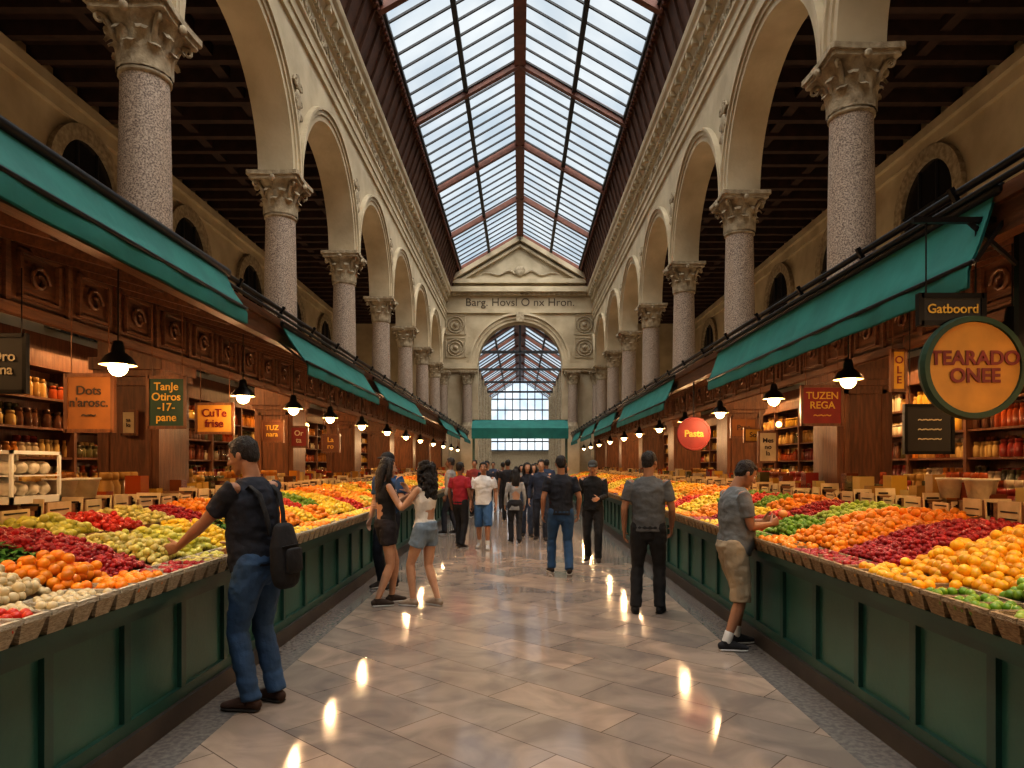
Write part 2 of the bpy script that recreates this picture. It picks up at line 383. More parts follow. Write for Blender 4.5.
def endwall():
    b=MB(); R=2.2; sp=6.9; N=32; zt=11.2
    for y in(YE,YE+.8):
        for s in(-1,1): b.add([(s*R,y,0),(s*9.3,y,0),(s*9.3,y,zt),(s*R,y,zt)],[(0,1,2,3)])
        A=[(R*math.cos(PI*t/N),sp+R*math.sin(PI*t/N)) for t in range(N+1)]; n=N+1
        b.add([(x,y,z) for x,z in A]+[(x,y,zt) for x,z in A],[(j,j+1,n+j+1,n+j) for j in range(N)])
        b.add([(-3.6,y,zt),(3.6,y,zt),(3.3,y,11.95),(0,y,13.8),(-3.3,y,11.95)],[(0,1,2,3,4)])
    b.add([(x,YE,z) for x,z in A]+[(x,YE+.8,z) for x,z in A],[(j,j+1,n+j+1,n+j) for j in range(N)])
    for s in(-1,1): b.add([(s*R,YE,0),(s*R,YE+.8,0),(s*R,YE+.8,sp),(s*R,YE,sp)],[(0,1,2,3)])
    for r0,r1,p in((R,R+.16,.08),(R+.16,R+.34,.14),(R+.34,R+.46,.24)):
        v=[]
        for t in range(n):
            a=PI*t/N
            for rr,yy in((r0,YE),(r0,YE-p),(r1,YE-p),(r1,YE)): v.append((rr*math.cos(a),yy,sp+rr*math.sin(a)))
        b.add(v,[(t*4+j,t*4+j+1,(t+1)*4+j+1,(t+1)*4+j) for t in range(n-1) for j in range(3)],0)
    b.box(-.2,.2,YE-.35,YE,sp+R-.05,sp+R+.45,1)
    for s in(-1,1):
        b.box(s*R,s*4.2,YE-.28,YE,sp-.28,sp,0); b.box(s*R,s*4.2,YE-.18,YE,sp-.42,sp-.28,0)
    b.box(-4.2,4.2,YE-.12,YE,9.55,9.75,0); b.box(-4.2,4.2,YE-.05,YE,9.75,10.45,0)
    b.box(-4.2,4.2,YE-.2,YE,10.45,10.6,0); b.box(-4.2,4.2,YE-.42,YE,10.6,10.8,0); b.box(-3.9,3.9,YE-.3,YE,10.8,10.9,0)
    x=-4
    while x<4: b.box(x,x+.12,YE-.3,YE,10.47,10.6,0); x+=.26
    for s in(-1,1):
        b.beam((s*3.5,YE-.15,11.35),(0,YE-.15,13.42),.45,.22,0,up=Vector((0,0,1)))
        b.beam((s*3.1,YE-.08,11.25),(0,YE-.08,13.08),.25,.12,0,up=Vector((0,0,1)))
    b.box(-3.5,3.5,YE-.3,YE,11.08,11.3,0)
    v,f=ell((0,YE-.05,11.75),(.28,.1,.28),n=14,m=8); b.add(v,f,1,True)
    for s in(-1,1):
        pts=[];rad=[]
        for q in range(14):
            t=q/13; pts.append(Vector((s*(.3+1.7*t),YE-.06,11.62+.18*math.sin(t*9)*(1-t)))); rad.append(.07*(1-.7*t))
        v,f=tube(pts,rad,(0,1,0),6); b.add(v,f,1,True)
    for s in(-1,1):
        for z in(7.75,8.95):
            x=s*3.38
            for e in(-.52,.48): b.box(x+e,x+e+.05,YE-.06,YE,z-.52,z+.52,0); b.box(x-.52,x+.53,YE-.06,YE,z+e,z+e+.05,0)
            for r in(.42,.27):
                pts=[Vector((x+r*math.cos(q*PI/10),YE-.03,z+r*math.sin(q*PI/10))) for q in range(21)]
                v,f=tube(pts,[.04]*21,(0,1,0),6); b.add(v,f,1,True)
            v,f=ell((x,YE-.03,z),(.13,.09,.13),n=10,m=6); b.add(v,f,1,True)
    b.build('wall_end',[M['stone'],M['stone2']])
endwall()
for s in(-1,1):
    for x,k in((2.72,.93),(3.95,.8)):
        inst('stone_column',CM,(s*x,YE-.55,0),sc=(k,k,.975))
        b=MB(); w_=.36*k; b.box(-w_-.04,w_+.04,-w_-.04,w_+.04,0,.3); b.box(-w_,w_,-w_,w_,.3,3.3); b.box(-w_-.04,w_+.04,-w_-.04,w_+.04,3.3,3.41); b.build('stone_pedestal',[M['stone']],loc=(s*x,YE-.55,0))
def text(body,size,loc,m,name,parent=None,rot=(PI/2,0,0),ext=.002,sx=1,spacing=.85,bold=.012):
    cu=bpy.data.curves.new(name,'FONT'); cu.body=body; cu.size=size; cu.align_x='CENTER'; cu.align_y='CENTER'; cu.extrude=ext; cu.space_line=spacing; cu.offset=size*bold
    cu.materials.append(m); o=bpy.data.objects.new(name,cu); COL.objects.link(o); o.location=loc; o.rotation_euler=rot; o.scale=(sx,1,1)
    if parent:o.parent=parent
    return o
text('Barg. Hovsl O nx Hron.',.58,(0,YE-.08,10.1),mat('inscription',(.10,.075,.05),.8),'wall_inscription',sx=1.02,bold=0)
b=MB()
for s in(-1,1): b.box(s*3.3,s*3.6,YE+.8,76,0,9.0,0)
for s in(-1,1):
    y=YE+3
    while y<75: b.box(s*3.1,s*3.3,y,y+.5,0,9.0,0); y+=5
b.build('wall_far_hall',[M['stone2']])
skylight('far_skylight',YE+.82,76,3.3,9.02,11.2,4.5,40,1.3,M['pane'],bw=.28,rw=.45)
b=MB()
for y in range(44,76,8): 
    b.box(-3.3,3.3,y,y+.16,8.8,8.98,0); b.beam((0,y+.06,8.9),(0,y+.06,11.1),.12,.12,0)
b.build('roof_truss',[M['bar']])
b=MB(); b.add([(-3.3,75.9,3.2),(3.3,75.9,3.2),(3.3,75.9,8.9),(0,75.9,11.15),(-3.3,75.9,8.9)],[(0,1,2,3,4)],0)
for x in np.arange(-3.3,3.4,.825): b.box(x-.05,x+.05,75.7,75.85,3.2,8.9+(3.3-abs(x))*.67,1)
for z in (3.2,4.2,5.3,6.5,7.7,8.9): b.box(-3.3,3.3,75.7,75.85,z-.07,z+.07,1)
b.build('window_31',[M['pane2'],M['bar']])
b=MB(); b.box(-3.6,3.6,76,76.3,0,3.2); b.build('wall_far_end',[M['stone2']])
# ------------------------------------------------------------------ fruit
def ico(sub):
    bm=bmesh.new(); bmesh.ops.create_icosphere(bm,subdivisions=sub,radius=1); v=np.array([p.co[:] for p in bm.verts]); f=np.array([[q.index for q in p.verts] for p in bm.faces]); bm.free(); return v,f
ICO={k:ico(k) for k in(1,2,3)}
def mass(name,tv,tf,pos,scl,colr,m,rotz=True):
    n=len(pos); nv=len(tv); k=tf.shape[1]
    a=rng.uniform(0,2*PI,n) if rotz else np.zeros(n)
    V=tv[None]*scl[:,None,:]; c,s_=np.cos(a)[:,None],np.sin(a)[:,None]
    x=V[...,0]*c-V[...,1]*s_; y=V[...,0]*s_+V[...,1]*c
    V=np.stack([x,y,V[...,2]],-1)+pos[:,None,:]
    F=(tf[None]+(np.arange(n)*nv)[:,None,None]).reshape(-1,k)
    me=bpy.data.meshes.new(name); me.vertices.add(n*nv); me.vertices.foreach_set('co',V.astype(np.float32).ravel())
    me.loops.add(F.size); me.loops.foreach_set('vertex_index',F.astype(np.int32).ravel())
    me.polygons.add(len(F)); me.polygons.foreach_set('loop_start',(np.arange(len(F))*k).astype(np.int32))
    me.update(calc_edges=True); me.polygons.foreach_set('use_smooth',np.ones(len(F),bool))
    ca=me.color_attributes.new('Col','FLOAT_COLOR','POINT')
    C=np.repeat(np.concatenate([colr,np.ones((n,1))],1),nv,0); ca.data.foreach_set('color',C.astype(np.float32).ravel())
    me.materials.append(m); ob=bpy.data.objects.new(name,me); COL.objects.link(ob); return ob
KIND={'orange':(.032,[(.80,.22,.006),(.85,.30,.010)],1),'lemon':(.027,[(.75,.47,.02),(.78,.56,.05)],1.15),'cream_onion':(.024,[(.66,.54,.18),(.60,.54,.12)],1),
'mushroom':(.025,[(.66,.55,.33),(.56,.45,.25)],.8),'cherry':(.018,[(.28,.006,.010),(.42,.016,.016)],1),'tomato':(.026,[(.52,.022,.010),(.60,.040,.012)],.9),
'lime':(.026,[(.11,.24,.010),(.20,.33,.022)],1),'grape':(.018,[(.07,.008,.035),(.13,.015,.05)],1.1),'green_apple':(.027,[(.26,.38,.03),(.36,.44,.06)],.95),
'apricot':(.027,[(.80,.34,.015),(.80,.45,.04)],1),'herb':(.03,[(.02,.10,.008),(.05,.18,.015)],1),'yellow_pepper':(.033,[(.84,.34,.006),(.82,.43,.010)],1.05),'pear':(.027,[(.54,.50,.05),(.58,.54,.11)],1.3)}
XF,XB=2.16,3.35
def zbed(x): 
    t=(x-XF)/(XB-XF); return .885+.30*t+.03*math.sin(t*PI)
lt=np.array([(0,0,0),(.5,.35,.15),(1,0,-.1),(.5,-.35,.15)],float); lf=np.array([(0,1,2,3)])
def pile(s,kind,y0,y1,xa,xb):
    r,cs,asp=KIND[kind]; ym=(y0+y1)/2
    sub=3 if ym<4.6 else (2 if ym<11 else 1)
    if ym>13: r=max(r,.030)*1.1
    elif ym>9: r=max(r,.025)
    if kind=='herb':
        n=int((y1-y0)*(xb-xa)*2300) if ym<12 else int((y1-y0)*(xb-xa)*700)
        pos=[];sc=[];cc=[]
        for i in range(n):
            x=random.uniform(xa,xb);y=random.uniform(y0,y1)
            pos.append((s*x,y,zbed(x)+random.uniform(.0,.07)+.02*math.sin(y*14)*math.sin(x*11))); q=random.uniform(.03,.07); sc.append((q,q,q*random.choice((-1,1))*random.uniform(.3,2.5)))
            t=random.random(); cc.append([cs[0][j]*(1-t)+cs[1][j]*t for j in range(3)])
        return mass('herb_bunch',lt,lf,np.array(pos),np.array(sc),np.array(cc),M['leaf'])
    pos=[];sc=[];cc=[]
    d=r*1.82; row=0; x=xa+r*.6
    while x<xb:
        y=y0+r*.8+(d/2 if row%2 else 0)
        while y<y1-r*.4:
            u=(y-y0)/(y1-y0); w=(x-xa)/(xb-xa)
            hump=.075*math.sin(PI*u)**.6*math.sin(PI*min(w+.12,1))**.5 if 0<u<1 else 0
            hump+=.018*noise.noise(Vector((x*6,y*6,s)))
            for L in range(2 if random.random()<.3 else 1):
                pos.append((s*(x+random.uniform(-.3,.3)*r),y+random.uniform(-.3,.3)*r,zbed(x)+r*.5+hump+L*r*1.1+random.uniform(-.25,.25)*r))
                q=r*random.uniform(.82,1.12); sc.append((q,q*asp,q))
                t=random.random(); g=random.uniform(.7,1.1); c=[cs[0][j]*(1-t)+cs[1][j]*t for j in range(3)]
                cc.append([min(1,k*g) for k in c])
            y+=d
        x+=d*.87; row+=1
    return mass(kind+'_pile',ICO[sub][0],ICO[sub][1],np.array(pos),np.array(sc),np.array(cc),M['fruit'])
LS=[(1.6,2.3,'lemon','lime',.5),(2.3,2.85,'tomato','orange',.35),(2.85,3.4,'mushroom','herb',.55),(3.4,3.85,'orange','herb',.42),(3.85,4.3,'cherry','cherry',.5),(4.3,4.75,'cream_onion','pear',.6),(4.75,5.2,'pear','tomato',.55),(5.2,5.75,'lemon','cream_onion',.6),
(5.75,6.2,'herb','cherry',.5),(6.2,6.8,'lemon','orange',.5),(6.8,7.3,'orange','apricot',.4),(7.3,7.8,'lemon','herb',.5)]
RS=[(1.6,2.3,'orange','lemon',.5),(2.3,2.9,'green_apple','orange',.5),(2.9,3.3,'lime','yellow_pepper',.30),(3.3,4.2,'yellow_pepper','yellow_pepper',.6),(4.2,4.95,'cherry','cherry',.5),(4.95,5.85,'orange','orange',.5),(5.85,6.5,'lime','green_apple',.5),
(6.5,7.1,'tomato','cherry',.5),(7.1,7.7,'lemon','orange',.5),(7.7,8.2,'cherry','lime',.5)]
for s,tab in((-1,LS),(1,RS)):
    y=tab[-1][1]; ks=['orange','lemon','lemon','tomato','apricot','pear','orange','lemon','lime','yellow_pepper','grape','orange']
    i=0
    tab=list(tab)
    while y<33:
        w=random.uniform(.45,.75)*(1 if y<14 else 1.6); tab.append((y,y+w,ks[i%12],ks[(i*5+3)%12],random.uniform(.35,.65))); y+=w;i+=1
    for y0,y1,a,c,sp in tab:
        xs=XF+(XB-XF)*sp
        if a==c: pile(s,a,y0+.01,y1-.01,XF+.14,XB)
        else: pile(s,a,y0+.01,y1-.01,XF+.14,xs-.01); pile(s,c,y0+.01,y1-.01,xs+.02,XB)
    b=MB()
    for y0,y1,a,c,sp in tab:
        b.add([(s*XF,y0-.008,.84),(s*XB,y0-.008,1.12),(s*XB,y0-.008,1.235),(s*(XF+.1),y0-.008,.95),(s*XF,y0-.008,.91),
               (s*XF,y0+.008,.84),(s*XB,y0+.008,1.12),(s*XB,y0+.008,1.235),(s*(XF+.1),y0+.008,.95),(s*XF,y0+.008,.91)],[(0,1,2,3,4),(9,8,7,6,5),(0,4,9,5),(4,3,8,9),(3,2,7,8),(2,1,6,7)],0)
        if a!=c:
            xs=XF+(XB-XF)*sp; b.box(s*(xs-.008),s*(xs+.008),y0,y1,.86,zbed(xs)+.05,0)
    b.extr([(XF,.866),(XF,.88),(XB,1.18),(XB,.866)],-2,33,1,s,closed=True)
    b.build('produce_tray',[M['woodm'],M['bed']])
    b=MB(); fp=[];fs=[];fc=[]
    y=1.6
    while y<33:
        w=.155 if y<14 else .3; x0=2.02;x1=2.27; z0=.865;z1=.965
        kk=[t for t in tab if t[0]<=y<t[1]]; kind=kk[0][2] if kk else 'orange'
        if kind=='herb':kind='lime'
        t_=.015
        ro=[(x0,y),(x1,y),(x1,y+w),(x0,y+w)]; bo=[(x0+.03,y+.022),(x1-.02,y+.022),(x1-.02,y+w-.022),(x0+.03,y+w-.022)]; ri=[(x0+t_,y+t_),(x1-t_,y+t_),(x1-t_,y+w-t_),(x0+t_,y+w-t_)]
        v=[(s*p[0],p[1],z0) for p in bo]+[(s*p[0],p[1],z1) for p in ro]+[(s*p[0],p[1],z1) for p in ri]+[(s*p[0],p[1],z0+.02) for p in bo]
        f=[(3,2,1,0),(12,13,14,15)]
        for i in range(4):
            j=(i+1)%4; f+= [(i,j,4+j,4+i),(4+i,4+j,8+j,8+i),(8+i,8+j,12+j,12+i)]
        b.add(v,f,0)
        for i in range(4):
            j=(i+1)%4; b.beam((s*ro[i][0],ro[i][1],z1),(s*ro[j][0],ro[j][1],z1),.022,.022,0)
        r,cs,asp=KIND[kind]; r=max(r,.024)*(1 if y<14 else 1.3)
        xx=x0+r+.008
        while xx<x1-.01:
            yy=y+r+.006
            while yy<y+w-r*.6:
                for L in(0,1):
                    if L and random.random()<.35: continue
                    fp.append((s*(xx+random.uniform(-.15,.15)*r),yy+random.uniform(-.15,.15)*r,.938+L*r*1.1)); fs.append((r*.95,r*.95*min(asp,1.1),r*.95)); t=random.random(); fc.append([cs[0][j]*(1-t)+cs[1][j]*t for j in range(3)])
                yy+=2*r
            xx+=2*r
        y+=w+.012
    b.build('produce_baskets',[M['wickw'] if s<0 else M['wick']])
    mass('basket_fruit',ICO[2][0],ICO[2][1],np.array(fp),np.array(fs),np.array(fc),M['fruit'])
    b=MB(); xf=2.16
    b.box(s*xf,s*3.35,-2,33,.1,.84,0)
    b.box(s*(xf-.06),s*(xf+.02),-2,33,.0,.13,2)
    b.box(s*(xf-.11),s*(xf+.3),-2,33,.815,.865,1)
    b.box(s*(xf-.035),s*xf,-2,33,.74,.815,1); b.box(s*(xf-.03),s*xf,-2,33,.13,.20,1)
    y=-1.9
    while y<33: b.box(s*(xf-.028),s*xf,y,y+.06,.2,.74,1); y+=.62
    b.build('market_counter',[M['green'],M['greend'],M['kick']])
    # wooden display boxes with framed price cards facing the approaching shopper
    b=MB(); y=1.8; k=0
    while y<33:
        w=random.uniform(.30,.40); h=random.choice((.15,.18,.2)); zb=1.13
        x0,x1=3.38,3.78
        b.box(s*x0,s*(x0+.02),y,y+w,zb,zb+h,0); b.box(s*x0,s*x1,y,y+.018,zb,zb+h,0); b.box(s*x0,s*x1,y+w-.018,y+w,zb,zb+h,0); b.box(s*x1,s*(x1-.02),y,y+w,zb,zb+h,0)
        b.box(s*(x0+.02),s*(x1-.02),y+.018,y+w-.018,zb,zb+h*.8,1)
        ch=h-.02+random.uniform(.0,.05); cw=random.uniform(.17,.22); cx=3.37; cz=zb+.04; yy=y-.006
        c=[(s*cx,yy,cz),(s*(cx+cw),yy-.012,cz),(s*(cx+cw),yy+.012,cz+ch),(s*cx,yy+.02,cz+ch)]
        b.add(c+[(p[0],p[1]+.012,p[2]) for p in c],[(0,1,2,3),(7,6,5,4),(0,4,5,1),(1,5,6,2),(2,6,7,3),(3,7,4,0)],1)
        for q in range(3):
            z=cz+ch*(.78-.25*q); ww=cw*random.uniform(.45,.75); xa=cx+.025; tz=(z-cz)/ch
            ya=yy+.02*tz-.004; yb=ya-.008
            b.beam((s*xa,ya,z),(s*(xa+ww),yb,z),.008,.016,2)
        # small card facing the aisle on the front of the box
        b.box(s*(x0-.012),s*x0,y+.06,y+w-.08,zb+.05,zb+h+.02,1)
        for q in range(2): b.box(s*(x0-.015),s*(x0-.012),y+.08,y+w-.11,zb+.09+q*.05,zb+.10+q*.05,2)
        y+=w+.04;k+=1
    b.box(s*3.36,s*3.79,-2,33,0,1.13,0)
    b.build('wooden_crates',[M['woodm'],M['card'],M['ink']])
# ------------------------------------------------------------------ goods
prof=[(0,0),(.45,0),(.5,.05),(.5,.62),(.36,.76),(.36,.80),(.40,.80),(.40,.95),(.36,1.0),(0,1.0)]
n=10; jv=[];jf=[]
for r,z in prof:
    for i in range(n): jv.append((r*math.cos(2*PI*i/n),r*math.sin(2*PI*i/n),z))
for k in range(len(prof)-1):
    for i in range(n):
        j=(i+1)%n; jf.append((k*n+i,k*n+j,(k+1)*n+j,(k+1)*n+i))
jv=np.array(jv);jf=np.array(jf)
JC=[(.50,.20,.03),(.36,.07,.015),(.55,.38,.14),(.18,.05,.018),(.55,.33,.05),(.08,.07,.025),(.25,.03,.02),(.60,.50,.35),(.10,.04,.018),(.42,.24,.07)]
def goods(s,name,rows,step,ylo,yhi,hr,wr,skip=None):
    pos=[];sc=[];cc=[]
    for x,z in rows:
        y=ylo; c=random.choice(JC); cnt=0;hh=random.uniform(*hr);ww=random.uniform(*wr)
        while y<yhi:
            if cnt<=0: c=random.choice(JC); cnt=random.randint(2,6); hh=random.uniform(*hr);ww=random.uniform(*wr)
            cnt-=1
            if not(skip and any(abs(y-q)<.48 for q in skip)):
                pos.append((s*(x+random.uniform(-.02,.02)),y,z)); sc.append((ww,ww,hh)); g=random.uniform(.7,1.1); cc.append([q*g for q in c])
            y+=ww*1.12+(.1 if random.random()<.06 else 0)
    return mass(name,jv,jf,np.array(pos),np.array(sc),np.array(cc),M['jar'])
for s in(-1,1):
    b=MB(); X=5.9
    b.box(s*(X+.3),s*(X+.36),-2,34,0,3.3,0)
    Z=[.55,.95,1.33,1.7,2.07,2.44]
    for z in Z: b.box(s*X,s*(X+.3),-2,34,z-.03,z,0)
    y=-1.8
    while y<34: b.box(s*(X-.02),s*(X+.3),y,y+.06,0,2.85,0); y+=1.35
    b.box(s*(X-.04),s*(X+.3),-2,34,2.8,3.0,0)
    b.build('shop_shelving',[M['wood']])
    goods(s,'shelf_jars',[(X+.1,z) for z in Z[1:]]+[(X+.21,z) for z in Z[1:]],.1,1.5,33,(.16,.28),(.08,.12))
    ys=[q for q in cols[s]]+[36.5]
    for a,c in zip(ys[:-1],ys[1:]):
        a_=a+.42; c_=min(c-.42,33.5)
        if c_<-2 or c_-a_<.3: continue
        b=MB(); b.box(s*3.95,s*4.7,a_,c_,0,1.12,0); b.box(s*3.9,s*4.75,a_,c_,1.12,1.17,1)
        yy=a_+.1
        while yy<c_-.6: b.box(s*3.93,s*3.95,yy,yy+.06,.1,1.12,1); yy+=.6
        b.build('service_counter',[M['wood'],M['woodm']])
    ob=goods(s,'counter_goods',[(4.0,1.17),(4.2,1.17),(4.45,1.17)],.1,1.8,33,(.16,.38),(.09,.17),skip=cols[s])
    pos=[];sc=[];cc=[]
    bv=np.array([(x,y,z) for x in(-.5,.5) for y in(-.5,.5) for z in(0,1)],float); bf=np.array([(0,1,3,2),(4,6,7,5),(0,4,5,1),(2,3,7,6),(0,2,6,4),(1,5,7,3)])
    y=1.9
    while y<33:
        if random.random()<.8 and not(s<0 and 4.3<y<5.8):
            pos.append((s*3.65,y,1.16)); q=random.uniform(.1,.16); sc.append((q,q,random.uniform(.2,.36))); cc.append([k*.7 for k in random.choice(JC)])
        y+=random.uniform(.12,.3)
    o=mass('boxed_goods',bv,bf,np.array(pos),np.array(sc),np.array(cc),M['jar'],rotz=False); o.data.polygons.foreach_set('use_smooth',np.zeros(len(o.data.polygons),bool))
    b=MB(); dz=0 if s<0 else -.07
    b.extr([(2.66,3.02+dz),(2.66,3.14+dz),(4.0,3.44),(6.4,3.75),(6.4,3.55),(4.0,3.34),(2.7,3.0+dz)],-2,34,0,s,closed=True)
    b.box(s*2.60,s*2.70,-2,34,2.92+dz,3.13+dz,1); b.box(s*2.56,s*2.62,-2,34,3.08+dz,3.16+dz,1)
    y=-2
    while y<34: b.beam((s*2.72,y,2.96+dz),(s*4.05,y,3.34),.07,.09,1); y+=.6
    X=3.72
    b.box(s*X,s*(X+.08),-2,34,2.72,3.36,1); b.box(s*(X-.06),s*X,-2,34,2.70,2.78,1); b.box(s*(X-.08),s*X,-2,34,3.24,3.34,1)
    y=-1.9
    while y<33.5:
        b.box(s*(X-.03),s*X,y,y+.05,2.78,3.26,1)
        c=Vector((s*(X-.02),y+.36,3.02))
        for e in(-.22,.2): b.box(s*(X-.035),s*X,c.y+e,c.y+e+.03,2.86,3.19,1); b.box(s*(X-.035),s*X,c.y-.22,c.y+.23,c.z+e*.8,c.z+e*.8+.025,1)
        if y<16:
            pts=[c+Vector((0,.11*math.cos(q*.7)*(1-q/16),.11*math.sin(q*.7)*(1-q/16))) for q in range(12)]
            v,f=tube(pts,[.018]*12,(1,0,0),6); b.add(v,f,1,True)
        y+=.68
    b.build('stall_roof',[M['roofwood'],M['woodh']])
    for y in cols[s]:
        b=MB(); X=XC[s]
        b.box(s*(X-.33),s*(X+.33),y-.33,y+.33,0,3.5,0)
        for z0,z1,e in((0,.3,.06),(1.15,1.25,.04),(2.55,2.62,.03),(2.62,2.75,.06)): b.box(s*(X-.33-e),s*(X+.33+e),y-.33-e,y+.33+e,z0,z1,0)
        for e in(-.25,.20): b.box(s*(X+e),s*(X+e+.05),y-.355,y-.33,1.3,2.5,0)
        b.box(s*(X-.25),s*(X+.25),y-.355,y-.33,2.45,2.5,0); b.box(s*(X-.25),s*(X+.25),y-.355,y-.33,1.3,1.35,0)
        b.build('wooden_pier',[M['wood']])
    b=MB()
    for x,z,r in((2.52,3.17+dz,.018),(2.56,3.26+dz,.024)):
        v,f=tube([(s*x,-2,z),(s*x,34,z)],[r,r],(0,0,1),8); b.add(v,f,0,True)
    y=-1.5
    while y<34:
        b.beam((s*2.62,y,3.1+dz),(s*2.52,y,3.29+dz),.03,.03,0); y+=1.1
    b.build('awning_rail',[M['black']])
def awning(s,y0,y1,zb,xb=2.28,zt=3.10,xt=2.56):
    b=MB(); ny=max(8,int((y1-y0)*6)); nx=8; v=[];f=[]
    for i in range(ny+1):
        y=y0+(y1-y0)*i/ny
        for j in range(nx+1):
            t=j/nx
            if t<.82:
                q=t/.82; x=xt+(xb-xt)*q; z=zt+(zb+.12-zt)*q-.035*math.sin(PI*q)+.012*math.sin(y*5+j)*q
            else:
                q=(t-.82)/.18; x=xb; z=zb+.12-.12*q
            x+=.008*math.sin(y*9+t*3)*t
            v.append((s*x,y,z))
    for i in range(ny):
        for j in range(nx): f.append((i*(nx+1)+j,i*(nx+1)+j+1,(i+1)*(nx+1)+j+1,(i+1)*(nx+1)+j))
    b.add(v,f,0,True)
    b.add([(p[0]+s*.012,p[1],p[2]-.006) for p in v],f,0,True)
    vv,ff=tube([(s*xt,y0-.03,zt+.01),(s*xt,y1+.03,zt+.01)],[.035,.035],(0,0,1),10); b.add(vv,ff,1,True)
    vv,ff=tube([(s*(xb+.01),y0-.02,zb+.13),(s*(xb+.01),y1+.02,zb+.13)],[.016,.016],(0,0,1),8); b.add(vv,ff,1,True)
    k=max(2,int((y1-y0)/2.2)+1)
    for i in range(k):
        y=y0+(y1-y0)*i/(k-1); b.beam((s*2.64,y,2.96),(s*(xb+.02),y,zb+.12),.02,.02,1)
    b.build('awning',[M['awn'],M['black']],fix=False)
awning(-1,-1.5,5.75,2.79,xb=2.30,zt=3.22,xt=2.48)
for a in((7.35,11.1),(11.9,16.6),(21.5,26),(28,31.5)): awning(-1,*a,2.58)
awning(1,3.68,8.8,2.56,xb=2.42,zt=3.07)
for a in((11.3,16.8),(18,22),(23,27),(28.5,32)): awning(1,*a,2.52,xb=2.38,zt=3.05)
b=MB()
v=[(-2.3,32.4,2.85),(2.3,32.4,2.85),(2.3,32.4,3.35),(-2.3,32.4,3.35),(-2.3,33.2,3.8),(2.3,33.2,3.8)]
b.add(v,[(0,1,2,3),(3,2,5,4)],0)
for x in(-2.25,2.25): b.box(x-.06,x+.06,33.1,33.22,0,3.8,1); b.beam((x,32.42,3.3),(x,33.2,3.3),.05,.05,1)
b.box(-2.3,2.3,33.15,33.25,3.3,3.8,1)
b.build('entrance_canopy',[M['awn'],M['greend']],fix=False)
# ------------------------------------------------------------------ lamps
lampmesh=None
def lamp(x,y,z,power=21):
    global lampmesh
    if lampmesh is None:
        b=MB()
        b.lathe([(.012,.17),(.03,.17),(.04,.13),(.045,.09),(.085,.06),(.125,.0),(.128,-.006)],24,mi=0)
        b.lathe([(.122,-.005),(.080,.052),(.035,.075),(0.001,.08)],24,mi=2)
        b.lathe([(.006,.16),(.006,.72)],8,mi=0)
        v,f=ell((0,0,-.022),(.066,.066,.062),n=16,m=10); b.add(v,f,1,True)
        o=b.build('pendant_lamp',[M['shade'],M['bulb'],M['shadein']],fix=False); lampmesh=o.data; o.location=(x,y,z)
    else: o=inst('pendant_lamp',lampmesh,(x,y,z))
    l=bpy.data.lights.new('bulb_light','POINT'); l.energy=power; l.color=(1,.62,.31); l.shadow_soft_size=.035
    lo=bpy.data.objects.new('bulb_light',l); COL.objects.link(lo); lo.parent=o; lo.location=(0,0,-.125)
for y in(-.8,1.2,3.1,4.96,7.2,8.8,10.5,12.6,15,17.5,20,23,26,29,32): lamp(-2.92,y,2.33)
for y in(-1,.5,2.2,4.02,6.03,7.8,9.9,12,14.2,16.6,19,22,25,28,31): lamp(2.9,y,2.36)  # nearest lamps are out of view, added to light round sign and counter fronts
for s in(-1,1):
    for i in range(5):
        y=1.5+i*6.6
        b=MB(); b.box(s*5.35,s*5.5,y,y+3.6,3.35,3.43,0); o=b.build('shop_strip_light',[M['black']])
        l=bpy.data.lights.new('strip','AREA'); l.shape='RECTANGLE'; l.size=.12; l.size_y=3.5; l.energy=125; l.color=(1,.57,.24)
        lo=bpy.data.objects.new('strip',l); COL.objects.link(lo); lo.parent=o; lo.location=(s*5.42,y+1.8,3.34); lo.rotation_euler=(0,s*.25,0)
for s in(-1,1):
    b=MB()
    for y in np.arange(6.5,33,2.3):
        if min(abs(y-q) for q in cols[s])<.5: y=y+.7
        xx=4.9+.3*math.sin(y*3); zz=2.5+.12*math.sin(y*5)
        v,f=ell((s*xx,y,zz),(.06,.06,.06),n=10,m=7); b.add(v,f,0,True)
        b.lathe([(.004,.05),(.004,.95)],6,(s*xx,y,zz),1)
    b.build('globe_string_lights',[M['glow'],M['black']])
